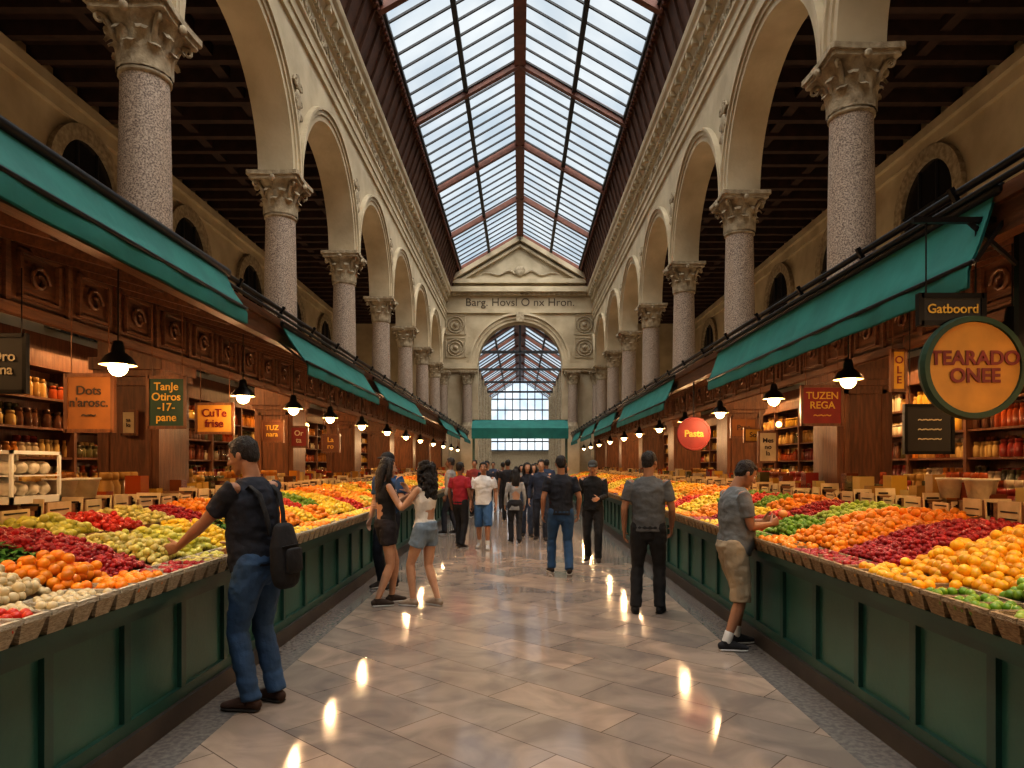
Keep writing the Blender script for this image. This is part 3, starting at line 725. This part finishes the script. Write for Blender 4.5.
# ------------------------------------------------------------------ signs
def cmat(name,c): return mat(name,c,.6,var=tuple(k*.75 for k in c),scale=6)
SM={'orange':cmat('sign_orange',(.24,.085,.014)),'green':cmat('sign_green',(.012,.045,.022)),'red':cmat('sign_red',(.22,.014,.010)),'brown':cmat('sign_brown',(.13,.04,.015)),'black':cmat('sign_black',(.015,.015,.015)),'yellow':cmat('sign_yellow',(.50,.27,.02)),'paper':cmat('sign_paper',(.45,.36,.23)),'cream':cmat('sign_cream',(.50,.23,.03))}
INK={'y':cmat('paint_yellow',(.65,.38,.05)),'k':M['ink'],'w':cmat('paint_white',(.6,.52,.36)),'r':cmat('paint_red',(.16,.008,.006))}
def sign(x,y,z,w,h,c,txt,ink,ts,top=3.0,name='hanging_sign'):
    b=MB(); b.box(-w/2,w/2,-.012,.012,-h/2,h/2,0)
    e=.014
    for a in((-w/2-e,-w/2+e,-h/2-e,h/2+e),(w/2-e,w/2+e,-h/2-e,h/2+e),(-w/2,w/2,-h/2-e,-h/2+e),(-w/2,w/2,h/2-e,h/2+e)): b.box(a[0],a[1],-.02,.018,a[2],a[3],1)
    if top:
        for q in(-w*.4,w*.4): b.beam((q,0,h/2),(q,0,top-z),.006,.006,1)
    o=b.build(name,[SM[c],M['wood'] if c!='black' else M['black']],loc=(x,y,z))
    text(txt,ts,(0,-.020,0),INK[ink],'lettering',parent=o,spacing=.95)
    return o
sign(-3.4,5.4,2.09,.37,.44,'orange','Dots\nn\'arosc.\n~~','k',.10)
sign(-3.1,6.0,2.15,.33,.44,'green','TanJe\nOtiros\n-17-\npane','y',.095)
sign(-4.15,7.25,2.05,.15,.25,'paper','sa\nlo','k',.06,top=None,name='paper_notice')
sign(-3.35,7.5,2.11,.40,.32,'cream','CuTe\nfrise','r',.12)
sign(-3.3,9.1,2.05,.28,.28,'brown','TUZ\nnara','y',.09)
sign(-3.3,10.2,2.02,.25,.30,'red','Or\nta','w',.11)
sign(-3.3,11.9,1.98,.3,.3,'brown','La\nro','y',.12)
sign(-3.66,4.85,2.32,.30,.40,'black','Oro\nfina','w',.10)
sign(3.3,7.47,2.25,.44,.42,'red','TUZEN\nREGA\n~~~','y',.11)
sign(3.65,6.1,1.92,.42,.42,'black','~~~~\n~~~~\n~~~~','w',.09)
sign(3.3,9.1,1.84,.24,.40,'paper','Mes\nno\nla','k',.09)
sign(3.35,9.8,2.03,.26,.19,'yellow','Sol','k',.10)
sign(3.6,6.5,2.50,.13,.38,'yellow','O\nL\nE','r',.10)
sign(3.6,11,2.2,.4,.3,'orange','Pana','k',.12)
def round_sign(x,y,z,r,c,rim,txt,ink,ts,top):
    b=MB(); b.lathe([(.001,-.02),(r*.9,-.02)],48,mi=0,axis='y',sm=False)
    b.lathe([(r*.89,-.02),(r*.9,-.034),(r*1.0,-.034),(r*1.03,0),(r,.034),(.001,.034)],48,mi=1,axis='y',sm=False)
    b.beam((0,0,r),(0,0,top-z),.02,.02,2)
    o=b.build('round_sign',[SM[c],SM[rim],M['black']],loc=(x,y,z),fix=False); text(txt,ts,(0,-.026,0),INK[ink],'lettering',parent=o,spacing=.9,bold=.03); return o
round_sign(2.45,3.70,2.126,.275,'cream','green','TEARADO\nONEE','r',.105,2.4)
sign(2.36,3.74,2.45,.34,.15,'black','Gatboord','y',.07,top=2.93)
round_sign(2.62,10.3,2.07,.25,'red','red','Pasta','y',.14,3.0)
b=MB(); b.beam((2.74,3.74,2.2),(2.74,3.74,3.05),.04,.04,0); b.beam((2.15,3.74,2.94),(2.76,3.74,2.94),.03,.03,0); b.beam((2.45,3.74,2.94),(2.72,3.74,2.70),.02,.02,0); b.build('sign_bracket',[M['black']])
def remesh(v,f,vox,it=2,fac=.5):
    me=bpy.data.meshes.new('t'); me.from_pydata([tuple(p) for p in v],[],f); o=bpy.data.objects.new('t',me); COL.objects.link(o)
    m=o.modifiers.new('r','REMESH'); m.mode='VOXEL'; m.voxel_size=vox; m.adaptivity=0
    if it: q=o.modifiers.new('s','SMOOTH'); q.factor=fac; q.iterations=it
    bpy.context.view_layer.update(); dg=bpy.context.evaluated_depsgraph_get(); e=o.evaluated_get(dg); mm=e.to_mesh()
    n=len(mm.vertices); V=np.empty(n*3,np.float32); mm.vertices.foreach_get('co',V); V=V.reshape(-1,3)
    F=[tuple(p.vertices) for p in mm.polygons]
    NN=np.empty(n*3,np.float32); mm.vertices.foreach_get('normal',NN); NN=NN.reshape(-1,3)
    e.to_mesh_clear(); bpy.data.objects.remove(o); bpy.data.meshes.remove(me)
    return V,F,NN
b=MB(); x0,x1,y0,y1,z0,z1=-3.78,-3.44,4.62,5.12,1.33,1.70
b.box(x0,x1,y0,y1,z0,z0+.05,0); b.box(x0,x1,y0,y1,z1-.025,z1,0); b.box(x0,x0+.015,y0,y1,z0,z1,0); b.box(x0,x1,y0+.01,y1-.01,z0+.19,z0+.20,0)
for px_ in(x0,x1-.02):
    for py_ in(y0,y1-.02): b.box(px_,px_+.02,py_,py_+.02,z0,z1,0)
for zz in(z0+.05,z0+.20):
    for i in range(2):
        for j in range(4):
            v,f=ell((x0+.1+i*.14,y0+.08+j*.115,zz+.05),(.062,.052,.05),n=12,m=8); v=[p+Vector((0,0,.01*noise.noise(p*30))) for p in v]; b.add(v,f,1,True)
b.build('display_case',[mat('case_white',(.75,.73,.68),.4),M['white']])
for (x,y) in((-3.58,5.32),(-3.58,5.60),(-3.58,4.42),(3.58,5.3),(3.58,5.65)):
    b=MB(); b.lathe([(.001,0),(.085,0),(.115,.15),(.125,.15),(.125,.165),(.108,.165),(.08,.02),(.001,.02)],24,mi=0); 
    for q in range(14):
        an=q*2.4; rr=.022*math.sqrt(q); v,f=ell((rr*math.cos(an),rr*math.sin(an),.14),(.028,.028,.026),n=8,m=6); b.add(v,f,1,True)
    b.build('food_tub',[M['white'],SM['yellow']],loc=(x,y,1.33),fix=False)
# ------------------------------------------------------------------ people
SK={'a':mat('skin_a',(.33,.165,.095),.5,var=(.28,.135,.075),scale=12),'b':mat('skin_b',(.48,.28,.18),.5,var=(.42,.23,.145),scale=12),'c':mat('skin_c',(.19,.09,.052),.5,var=(.16,.075,.044),scale=12)}
HAIR=mat('hair_dark',(.008,.006,.005),.55,var=(.018,.012,.009),scale=60,bump=.8,bscale=120)
EYE=mat('eye_white',(.7,.68,.65),.2); IRIS=mat('iris',(.02,.012,.01),.2); LIP=mat('lips',(.26,.085,.06),.5)
_cl={}
def cloth(c):
    if c not in _cl: _cl[c]=mat('cloth_%d'%len(_cl),c,.85,var=tuple(k*.72 for k in c),scale=7,bump=.35,bscale=22)
    return _cl[c]
def ik(a,t,l1,l2,pole):
    d=t-a; L=min(max(d.length,.15),(l1+l2)*.995); n=d.normalized(); t=a+n*L; x=(l1*l1-l2*l2+L*L)/(2*L); h=math.sqrt(max(l1*l1-x*x,0))
    p=pole-n*pole.dot(n); p.normalize(); return a+n*x+p*h,t
def person(name,x,y,h=1.75,yaw=0,top=(.05,.05,.06),bot=(.03,.03,.04),kind='pants',sleeve='short',hair='short',fem=False,lean=0,hy=0,hp=0,lw=None,rw=None,lf=(-.1,0),rf=(.1,0),
           lfz=0,rfz=0,skin='a',g=1,belly=0,vox=.009,shoe=(.03,.02,.015),sole=(.5,.5,.5),socks=None,pz=.94,py=0,px=0,hdL=None,hdR=None,curlL=.35,curlR=.35,capc=None,toeL=0,toeR=0,hem=.89,croptop=False,hold=None):
    s=h/1.75; near=vox<.012
    P=Vector((px,py,pz)); R=Matrix.Rotation(-math.radians(lean),3,'X')
    def T(a,b_,c): return P+R@Vector((a,b_,c-.94))
    X=Vector((1,0,0)); sh=.158 if fem else .185; w=.86 if fem else 1.0
    L={k:([],[]) for k in('skin','hands','top','bot','shoe','sole','hair','cap','sock')}
    def A(k,vf):
        v,f=vf; o=len(L[k][0]); L[k][0].extend(v); L[k][1].extend([tuple(i+o for i in q) for q in f])
    for sd,ft,fz,toe in((-1,lf,lfz,toeL),(1,rf,rfz,toeR)):
        hip=T(sd*.09,0,.91); ank=Vector((ft[0],ft[1],.085+fz))
        kn,ank=ik(hip,ank,.425,.42,Vector((sd*.1,1,0)))
        up=(kn-hip); lo=(ank-kn); bk=Vector((0,-1,0))
        A('skin',tube([hip,hip+up*.35,kn-up*.12,kn,kn+lo*.3,kn+lo*.65,ank],[.082*w**.3,.078,.056,.052,.056,.042,.034],X,14))
        if kind=='pants':
            A('bot',tube([hip+Vector((0,0,.03)),hip+up*.3,kn-up*.15,kn,kn+lo*.35,kn+lo*.7,ank+Vector((0,-.008,-.01))],[.096*g,.094*g,.074,.068,.070,.064,.064],X,16,cap=(1,.15)))
        elif kind=='shorts':
            e=kn+lo*.10; A('bot',tube([hip+Vector((0,0,.03)),hip+up*.35,kn-up*.2,e],[.098*g,.100*g,.092,.090],X,16,cap=(1,.1)))
        elif kind=='mini':
            e=hip+up*.42; A('bot',tube([hip+Vector((0,0,.03)),hip+up*.2,e],[.095,.100,.102],X,16,cap=(1,.1)))
        d=Matrix.Rotation(math.radians(-sd*(9)+toe),3,'Z')@Vector((0,1,0)); z=fz; a=Vector((ank.x,ank.y,0))
        sx=d.cross(Vector((0,0,1)))
        A('shoe',tube([a-d*.045+Vector((0,0,z+.045)),a+Vector((0,0,z+.055)),a+d*.06+Vector((0,0,z+.05)),a+d*.125+Vector((0,0,z+.037)),a+d*.175+Vector((0,0,z+.03))],[(.034,.038),(.038,.046),(.040,.040),(.045,.030),(.036,.022)],sx,14))
        A('shoe',tube([a+Vector((0,0,z+.05)),a+Vector((0,-.003,z+.095))],[.040,.041],X,12,cap=(1,.1)))
        A('sole',tube([a-d*.05+Vector((0,0,z+.012)),a+d*.04+Vector((0,0,z+.012)),a+d*.125+Vector((0,0,z+.012)),a+d*.178+Vector((0,0,z+.013))],[(.040,.012),(.042,.012),(.050,.012),(.038,.012)],sx,14))
        if socks: A('sock',tube([a+Vector((0,0,.08)),ank+(kn-ank)*.22],[.042,.043],X,12,cap=(1,.1)))
    if kind=='skirt':
        A('bot',tube([T(0,0,1.0),T(0,0,.93),Vector((px,py,.80)),Vector((px,py,.60))],[(.135,.10),(.165,.125),(.185,.145),(.20,.15)],X,20,cap=(.1,.05)))
    if fem: tor=[(hem,.168,.122),(.95,.162,.12),(1.06,.125,.095),(1.16,.13,.10),(1.27,.148,.125),(1.36,.15,.10),(1.42,.12,.08),(1.46,.07,.062),(1.485,.055,.055)]
    else: tor=[(hem,.176,.132),(.96,.174,.132),(1.08,.164,.128),(1.2,.174,.132),(1.32,.186,.132),(1.39,.175,.11),(1.44,.115,.085),(1.475,.070,.065)]
    if croptop: tor=[t for t in tor if t[0]>1.0]
    pts=[T(0,.012+(belly*math.exp(-((z-1.05)/.13)**2)),z) for z,_,_ in tor]
    A('top',tube(pts,[(a*g,b_*g+belly*.6*math.exp(-((z-1.05)/.13)**2)) for z,a,b_ in tor],X,20,cap=(.1,.05)))
    if fem:
        for sd in(-1,1): A('top',ell(T(sd*.065,.095,1.27),(.055,.05,.055)))
    A('skin',tube([T(0,0,.92),T(0,0,1.08),T(0,0,1.3),T(0,0,1.40),T(0,0,1.45)],[(.14*w,.095),(.128*w,.095),(.15*w,.105),(.14*w,.085),(.07,.06)],X,16))
    if kind!='skirt': A('bot',tube([T(0,0,1.02 if croptop or fem else .99),T(0,0,.93),T(0,0,.87)],[(.150*g*(w**.4),.112*g),(.168*g,.124*g),(.13,.11)],X,18,cap=(.1,1)))
    HR=Matrix.Rotation(math.radians(-lean*.35),3,'X')@Matrix.Rotation(math.radians(hy),3,'Z')@Matrix.Rotation(math.radians(-hp),3,'X')
    nk=T(0,-.005,1.46); hc=nk+HR@Vector((0,.022,.168))
    def Hh(a,b_,c): return hc+HR@Vector((a,b_,c))
    A('skin',tube([T(0,-.01,1.42),nk,Hh(0,-.022,-.055)],[.062*w,.054*w,.054*w],X,14))
    A('skin',ell(Hh(0,-.012,.03),(.075,.094,.088),HR)); A('skin',ell(Hh(0,.02,-.02),(.064,.072,.078),HR)); A('skin',ell(Hh(0,.03,-.068),(.050,.055,.042),HR)); A('skin',ell(Hh(0,.066,-.098),(.022,.018,.016),HR))
    A('skin',tube([Hh(0,.085,.012),Hh(0,.104,-.018),Hh(0,.108,-.03)],[.009,.012,.013],HR@X,8)); 
    for sd in(-1,1):
        A('skin',ell(Hh(sd*.012,.096,-.032),(.009,.01,.008),HR)); A('skin',ell(Hh(sd*.03,.078,.021),(.024,.012,.008),HR)); A('skin',ell(Hh(sd*.04,.062,-.03),(.02,.018,.02),HR))
        A('skin',ell(Hh(sd*.078,-.008,-.008),(.010,.018,.029),HR@Matrix.Rotation(.25,3,'X')))
    A('skin',ell(Hh(0,.083,-.062),(.026,.012,.012),HR))
    for sd,tw,hd,cu in((-1,lw,hdL,curlL),(1,rw,hdR,curlR)):
        so=T(sd*sh,-.005,1.405)
        tg=Vector(tw) if tw else Vector((sd*(sh+.075),.05,.885))
        el,wr=ik(so,tg,.285,.255,Vector((sd*.5,-1,-.25)))
        ua=el-so; fa=wr-el; k=w
        A('skin',tube([so,so+ua*.4,el-ua*.1,el,el+fa*.25,el+fa*.7,wr],[.046*k,.047*k,.039*k,.037*k,.040*k,.030*k,(.024*k,.024*k)],X,12))
        if sleeve=='short': A('top',tube([T(sd*(sh-.06),0,1.40),so,so+ua*.3,so+ua*.68],[.062*w,.066*w,.064*w,.064*w],X,14,cap=(1,.1)))
        elif sleeve=='long': A('top',tube([T(sd*(sh-.06),0,1.40),so,so+ua*.4,el,el+fa*.4,wr-fa*.04],[.062*w,.066*w,.060*w,.052*w,.048*w,.038*w],X,14,cap=(1,.1)))
        elif sleeve=='cap': A('top',tube([T(sd*(sh-.07),0,1.38),so],[.055*w,.052*w],X,14,cap=(1,.5)))
        d=Vector(hd).normalized() if hd else fa.normalized()
        nrm=Vector((-sd,0,0)); nrm=(nrm-d*nrm.dot(d))
        if nrm.length<.3: nrm=Vector((0,0,-1))-d*(-d.z)
        nrm.normalize()
        side=d.cross(nrm); 
        if side.y<0 and abs(d.z)>.6: side=-side
        if abs(d.z)<=.6 and side.z<0: side=-side
        hs=.9 if fem else 1.0
        def Q(a,l,c): return wr+d*(a*hs)+side*(l*hs)+nrm*(c*hs)
        A('hands',tube([wr-fa.normalized()*.05,wr,Q(.03,0,0),Q(.085,.002,0)],[(.027*k,.027*k),(.025*k,.021*k),(.034,.016),(.040,.0135)],side,14,cap=(.5,.6)))
        for off,ln,dl in((.030,.068,.088),(.010,.078,.092),(-.010,.072,.090),(-.029,.056,.083)):
            p=Q(dl-.02,off,0); q0=Q(dl,off,0); a=cu; dd=d*math.cos(a)+nrm*math.sin(a); q1=q0+dd*ln*.45*hs
            a+=cu; dd=d*math.cos(a)+nrm*math.sin(a); q2=q1+dd*ln*.32*hs; a+=cu*.7; dd=d*math.cos(a)+nrm*math.sin(a); q3=q2+dd*ln*.23*hs
            A('hands',tube([p,q0,q1,q2,q3],[.0085,.0088,.008,.0075,.0065],side,8))
        td=(d*.75+side*.6+nrm*.3).normalized()
        A('hands',tube([Q(.02,.02,.004),Q(.045,.044,.010),Q(.045,.044,.010)+td*.032*hs,Q(.045,.044,.012)+td*.055*hs+nrm*.006],[.013,.0115,.0095,.0075],nrm,8))
    if hair in('short','long','curly','bun'):
        A('hair',ell(Hh(0,-.021,.040),(.083,.093,.088),HR)); A('hair',ell(Hh(0,-.050,-.005),(.066,.058,.065),HR))
        A('hair',ell(Hh(0,.03,.085),(.05,.045,.028),HR))
        for sd in(-1,1): A('hair',ell(Hh(sd*.073,.012,.02),(.010,.018,.034),HR))
    if hair in('long','curly'):
        wd=1.0 if hair=='long' else 1.12
        A('hair',tube([Hh(0,-.055,.02),Hh(0,-.085,-.07),Hh(0,-.09,-.17),Hh(0,-.08,-.27),Hh(0,-.07,-.34)],[(.085*wd,.055),(.098*wd,.055),(.10*wd,.05),(.085*wd,.04),(.05,.025)],HR@X,14))
        for sd in(-1,1): A('hair',tube([Hh(sd*.06,-.01,.07),Hh(sd*.085,.0,-.0),Hh(sd*.095,-.01,-.10),Hh(sd*.085,.0,-.2)],[.03,.034,.036,.02],HR@X,10))
    if hair=='curly':
        rr=random.Random(5)
        for i in range(110):
            t=rr.random(); z=.10-.44*t; an=rr.uniform(-PI,0) if rr.random()<.8 else rr.uniform(-PI,PI)
            if an>0 and z<.08: an=-an
            q=.095+.028*math.sin(t*PI); A('hair',ell(Hh(q*1.1*math.cos(an),-.03+q*math.sin(an)*.9,z),(.024,.024,.028),n=8,m=5))
    if hair=='bun': A('hair',ell(Hh(0,-.11,.06),(.045,.04,.045),HR))
    if capc:
        A('cap',ell(Hh(0,-.008,.055),(.086,.102,.082),HR)); A('cap',ell(Hh(0,.105,.058),(.062,.065,.010),HR@Matrix.Rotation(-.15,3,'X')))
        A('hair',ell(Hh(0,-.045,-.005),(.070,.060,.055),HR))
    vs=[];fs=[];ms=[];mats=[]
    spec=[('skin',SK[skin],vox*.85,2,0),('hands',SK[skin],.0042 if near else .007,1,0),('top',cloth(top),vox,3,.010),('bot',cloth(bot),vox,3,.009),('shoe',cloth(shoe),vox*.7,1,0),('sole',cloth(sole),vox*.6,0,0),('hair',HAIR,vox*.75,1,.006),('cap',cloth(capc or (0,0,0)),vox*.6,1,0),('sock',cloth((.7,.7,.68)),vox*.7,1,0)]
    o=0
    for k,m,vx,it,dis in spec:
        if not L[k][0]: continue
        V,F,Nn=remesh(L[k][0],L[k][1],vx,it)
        if len(V)==0: continue
        if dis:
            sc=9 if k in('top','bot') else 45
            D=np.array([noise.noise(Vector((p[0]*sc,p[1]*sc,p[2]*sc*(1.6 if k!='hair' else .7)+3.3*yaw)))+.5*noise.noise(Vector((p[0]*sc*2.2,p[1]*sc*2.2,p[2]*sc*3))) for p in V.astype(float)])
            V=V+Nn*(D*dis)[:,None]
        V[:,2]=np.maximum(V[:,2],0.001)
        vs.append(V); fs.extend([tuple(i+o for i in q) for q in F]); ms.extend([len(mats)]*len(F)); mats.append(m); o+=len(V)
    if near:
        for sd in(-1,1):
            for c,r,mm in((( sd*.030,.074,.003),(.013,.011,.009),EYE),((sd*.030,.0815,.003),(.0055,.0055,.0055),IRIS)):
                v,f=ell(Hh(*c),r,HR,n=10,m=7); vs.append(np.array([tuple(p) for p in v])); fs.extend([tuple(i+o for i in q) for q in f]); ms.extend([len(mats)]*len(f)); mats.append(mm); o+=len(v)
            v,f=ell(Hh(sd*.031,.090,.028),(.018,.005,.0035),HR,n=10,m=6); vs.append(np.array([tuple(p) for p in v])); fs.extend([tuple(i+o for i in q) for q in f]); ms.extend([len(mats)]*len(f)); mats.append(HAIR); o+=len(v)
        for c in((0,.092,-.058),(0,.091,-.068)):
            v,f=ell(Hh(*c),(.022,.006,.0045),HR,n=10,m=6); vs.append(np.array([tuple(p) for p in v])); fs.extend([tuple(i+o for i in q) for q in f]); ms.extend([len(mats)]*len(f)); mats.append(LIP); o+=len(v)
    V=np.concatenate(vs)*s
    me=bpy.data.meshes.new(name); me.from_pydata(V.tolist(),[],fs)
    for m in mats: me.materials.append(m)
    me.polygons.foreach_set('material_index',ms); me.polygons.foreach_set('use_smooth',[True]*len(fs)); me.update()
    ob=bpy.data.objects.new(name,me); COL.objects.link(ob); ob.location=(x,y,0); ob.rotation_euler=(0,0,math.radians(yaw)); return ob
NAVY=(.008,.012,.024); JEAN=(.030,.075,.16); DARK=(.012,.012,.014)
person('man_shopper',-1.74,4.55,1.80,72,top=NAVY,bot=JEAN,lean=6,hp=14,hy=12,lw=(-.22,.50,.98),hdL=(-.12,.85,-.30),rw=(.20,.34,1.0),hdR=(0,.8,-.5),lf=(-.11,-.02),rf=(.09,-.06),pz=.942,py=.0,skin='a',g=1.10,vox=.0075,shoe=(.05,.022,.012),sole=(.02,.015,.012),belly=.02,curlL=.4)
def backpack(x,y,z,rz):
    V,F,N=remesh(*tube([(0,0,-.17),(0,.0,-.1),(0,0,.05),(0,0,.16)],[(.115,.065),(.125,.075),(.12,.07),(.09,.05)],(1,0,0),16),.008,3)
    b=MB(); b.add(V,F,0,True)
    v,f=tube([(0,-.07,-.11),(0,-.075,.02)],[(.085,.02),(.08,.02)],(1,0,0),12); b.add(v,f,0,True)
    v,f=tube([(-.09,-.055,.05),(0,-.078,.055),(.09,-.055,.05)],[.005]*3,(0,0,1),6); b.add(v,f,1,True)
    for sd in(-1,1):
        v,f=tube([(sd*.07,.05,.13),(sd*.085,.06,.26),(sd*.10,.09,.40),(sd*.11,.15,.455),(sd*.115,.22,.40),(sd*.12,.27,.28)],[(.024,.006)]*6,(1,0,0),8); b.add(v,f,0,True)
    v,f=tube([(-.02,.0,.18),(-.02,-.01,.21),(.02,-.01,.21),(.02,0,.18)],[.006]*4,(0,1,0),6); b.add(v,f,0,True)
    o=b.build('backpack',[cloth((.010,.010,.012)),M['black']],loc=(x,y,z)); o.rotation_euler=(math.radians(-4),0,math.radians(rz))
backpack(-1.54,4.47,1.02,72)
person('man_shopper',1.86,6.0,1.68,-84,top=(.15,.16,.165),bot=(.38,.30,.20),kind='shorts',lean=4,hp=28,hy=-4,lw=(-.10,.34,1.14),hdL=(.25,.8,.25),rw=(.10,.32,1.13),hdR=(-.25,.8,.25),lf=(-.10,.08),rf=(.12,-.10),skin='a',g=1.10,belly=.035,vox=.008,shoe=(.02,.02,.025),sole=(.6,.6,.6),socks=True,pz=.93,curlL=.6,curlR=.6)
b=MB(); v,f=ell((0,0,0),(.04,.04,.036),n=16,m=10); b.add(v,f,0,True); v,f=tube([(0,0,.03),(.004,0,.05)],[.004,.003],(1,0,0),6); b.add(v,f,1,True); b.build('peach',[mat('peach_skin',(.7,.30,.08),.5),M['wood']],loc=(2.31,6.0,1.17))
person('man_standing',1.38,7.35,1.75,-14,top=(.10,.105,.11),bot=DARK,hy=-25,hp=4,lf=(-.13,-.02),rf=(.12,.05),g=1.06,vox=.008,sleeve='short',lw=(-.26,.05,.89),rw=(.24,.16,.92),shoe=DARK,sole=DARK)
person('woman_talking',-1.53,7.85,1.70,-62,top=(.010,.010,.012),bot=(.02,.015,.018),kind='mini',fem=True,hair='long',hp=6,sleeve='cap',lw=(-.06,.32,1.30),rw=(.12,.30,1.22),hdL=(.3,.5,.8),hdR=(0,.6,.8),lf=(-.07,.08),rf=(.09,-.14),skin='b',vox=.008,shoe=(.05,.03,.02),py=-.02,pz=.93,g=1.04)
person('woman_talking',-1.07,7.75,1.66,60,top=(.78,.74,.68),bot=(.20,.27,.35),kind='mini',fem=True,hair='curly',hp=4,sleeve='cap',lw=(-.12,.34,1.28),rw=(.08,.33,1.36),hdL=(.1,.6,.75),hdR=(-.1,.5,.8),lf=(-.09,.12),rf=(.08,-.12),skin='b',vox=.008,shoe=(.35,.28,.22),hem=.96,pz=.93,g=1.06)
person('man_with_cap',-1.72,8.9,1.76,150,top=(.02,.06,.15),bot=NAVY,hair='none',capc=(.012,.012,.014),skin='b',vox=.009,lw=(-.2,.3,1.1))
V2=.011
person('man_walking',.60,10.0,1.76,4,top=(.010,.013,.022),bot=(.022,.07,.16),lf=(-.12,.16),rf=(.10,-.16),pz=.92,rfz=.02,vox=V2,g=1.05,skin='a',sole=(.6,.6,.6))
person('man_with_cap',1.21,11.3,1.68,168,top=(.010,.010,.011),bot=(.012,.012,.014),sleeve='long',hair='none',capc=(.06,.06,.055),skin='b',lf=(-.1,.12),rf=(.1,-.1),vox=V2,hp=12,lw=(-.12,.3,1.1))
person('man_walking',-1.16,13.2,1.66,-30,top=(.30,.016,.03),bot=(.015,.014,.016),lf=(-.12,.12),rf=(.1,-.1),vox=V2,skin='c')
person('man_walking',-.70,13.1,1.66,176,top=(.66,.66,.66),bot=(.045,.12,.26),kind='shorts',lf=(-.1,.15),rf=(.1,-.15),vox=V2,skin='a',socks=True,shoe=(.5,.5,.5))
person('woman_walking',-.10,14.0,1.52,10,top=(.36,.36,.35),bot=(.03,.03,.035),fem=True,hair='long',sleeve='long',hem=.78,lf=(-.07,.12),rf=(.08,-.12),vox=V2,skin='b')
person('woman_walking',.16,15.2,1.66,185,top=(.02,.02,.03),bot=(.05,.07,.12),fem=True,hair='long',sleeve='long',lf=(-.07,.12),rf=(.08,-.12),vox=.014,skin='b')
person('man_walking',.45,14.5,1.72,175,top=(.03,.04,.07),bot=(.03,.035,.05),sleeve='long',lf=(-.1,.14),rf=(.1,-.12),vox=.014,skin='b')
tops=[(.02,.02,.03),(.14,.14,.16),(.03,.05,.10),(.20,.03,.025),(.3,.29,.27),(.015,.015,.02),(.06,.07,.09)]
crowd=[(-.9,18.5,170),(.35,18,190),(.8,20.5,0),(-1.4,21,175),(.05,21.5,180),(-.6,24,0),(.55,24,180),(-.15,27,0),(1.0,27.5,185),(-1.1,28,180),(.3,30,0),(-1.6,15.8,80),(-.35,19.5,5),(1.5,22.5,-80),(.9,31,180)]
for i,(x,y,a) in enumerate(crowd):
    f_=i%3==1
    person('woman_walking' if f_ else 'man_walking',x,y,(1.6 if f_ else 1.72)+.05*math.sin(i*7),a,top=tops[i%7],bot=[DARK,JEAN,(.03,.03,.04)][i%3],fem=f_,hair='long' if f_ else 'short',sleeve='long' if i%2 else 'short',lf=(-.09,.13),rf=(.09,-.12),vox=.02,skin='abc'[i%3])
# ------------------------------------------------------------------ light
w=bpy.data.worlds.new('world'); scene.world=w; w.use_nodes=True
nt=w.node_tree; bg=nt.nodes['Background']; tc=nt.nodes.new('ShaderNodeTexCoord'); n=nt.nodes.new('ShaderNodeTexNoise'); n.inputs['Scale'].default_value=3; n.inputs['Detail'].default_value=5
r=nt.nodes.new('ShaderNodeValToRGB'); r.color_ramp.elements[0].color=(.52,.67,.82,1); r.color_ramp.elements[1].color=(.96,.99,1,1); r.color_ramp.elements[0].position=.35; r.color_ramp.elements[1].position=.65
nt.links.new(tc.outputs['Generated'],n.inputs['Vector']); nt.links.new(n.outputs['Fac'],r.inputs['Fac']); nt.links.new(r.outputs['Color'],bg.inputs['Color']); bg.inputs['Strength'].default_value=.66
sun=bpy.data.lights.new('sun','SUN'); sun.energy=12; sun.angle=math.radians(95); sun.color=(1,.96,.90)
so=bpy.data.objects.new('sun',sun); COL.objects.link(so); so.rotation_euler=(math.radians(14),math.radians(6),0); so.location=(0,10,30)
scene.view_settings.view_transform='Standard'
try: scene.view_settings.look='Medium High Contrast'
except Exception as e: print(e)
scene.view_settings.exposure=.26
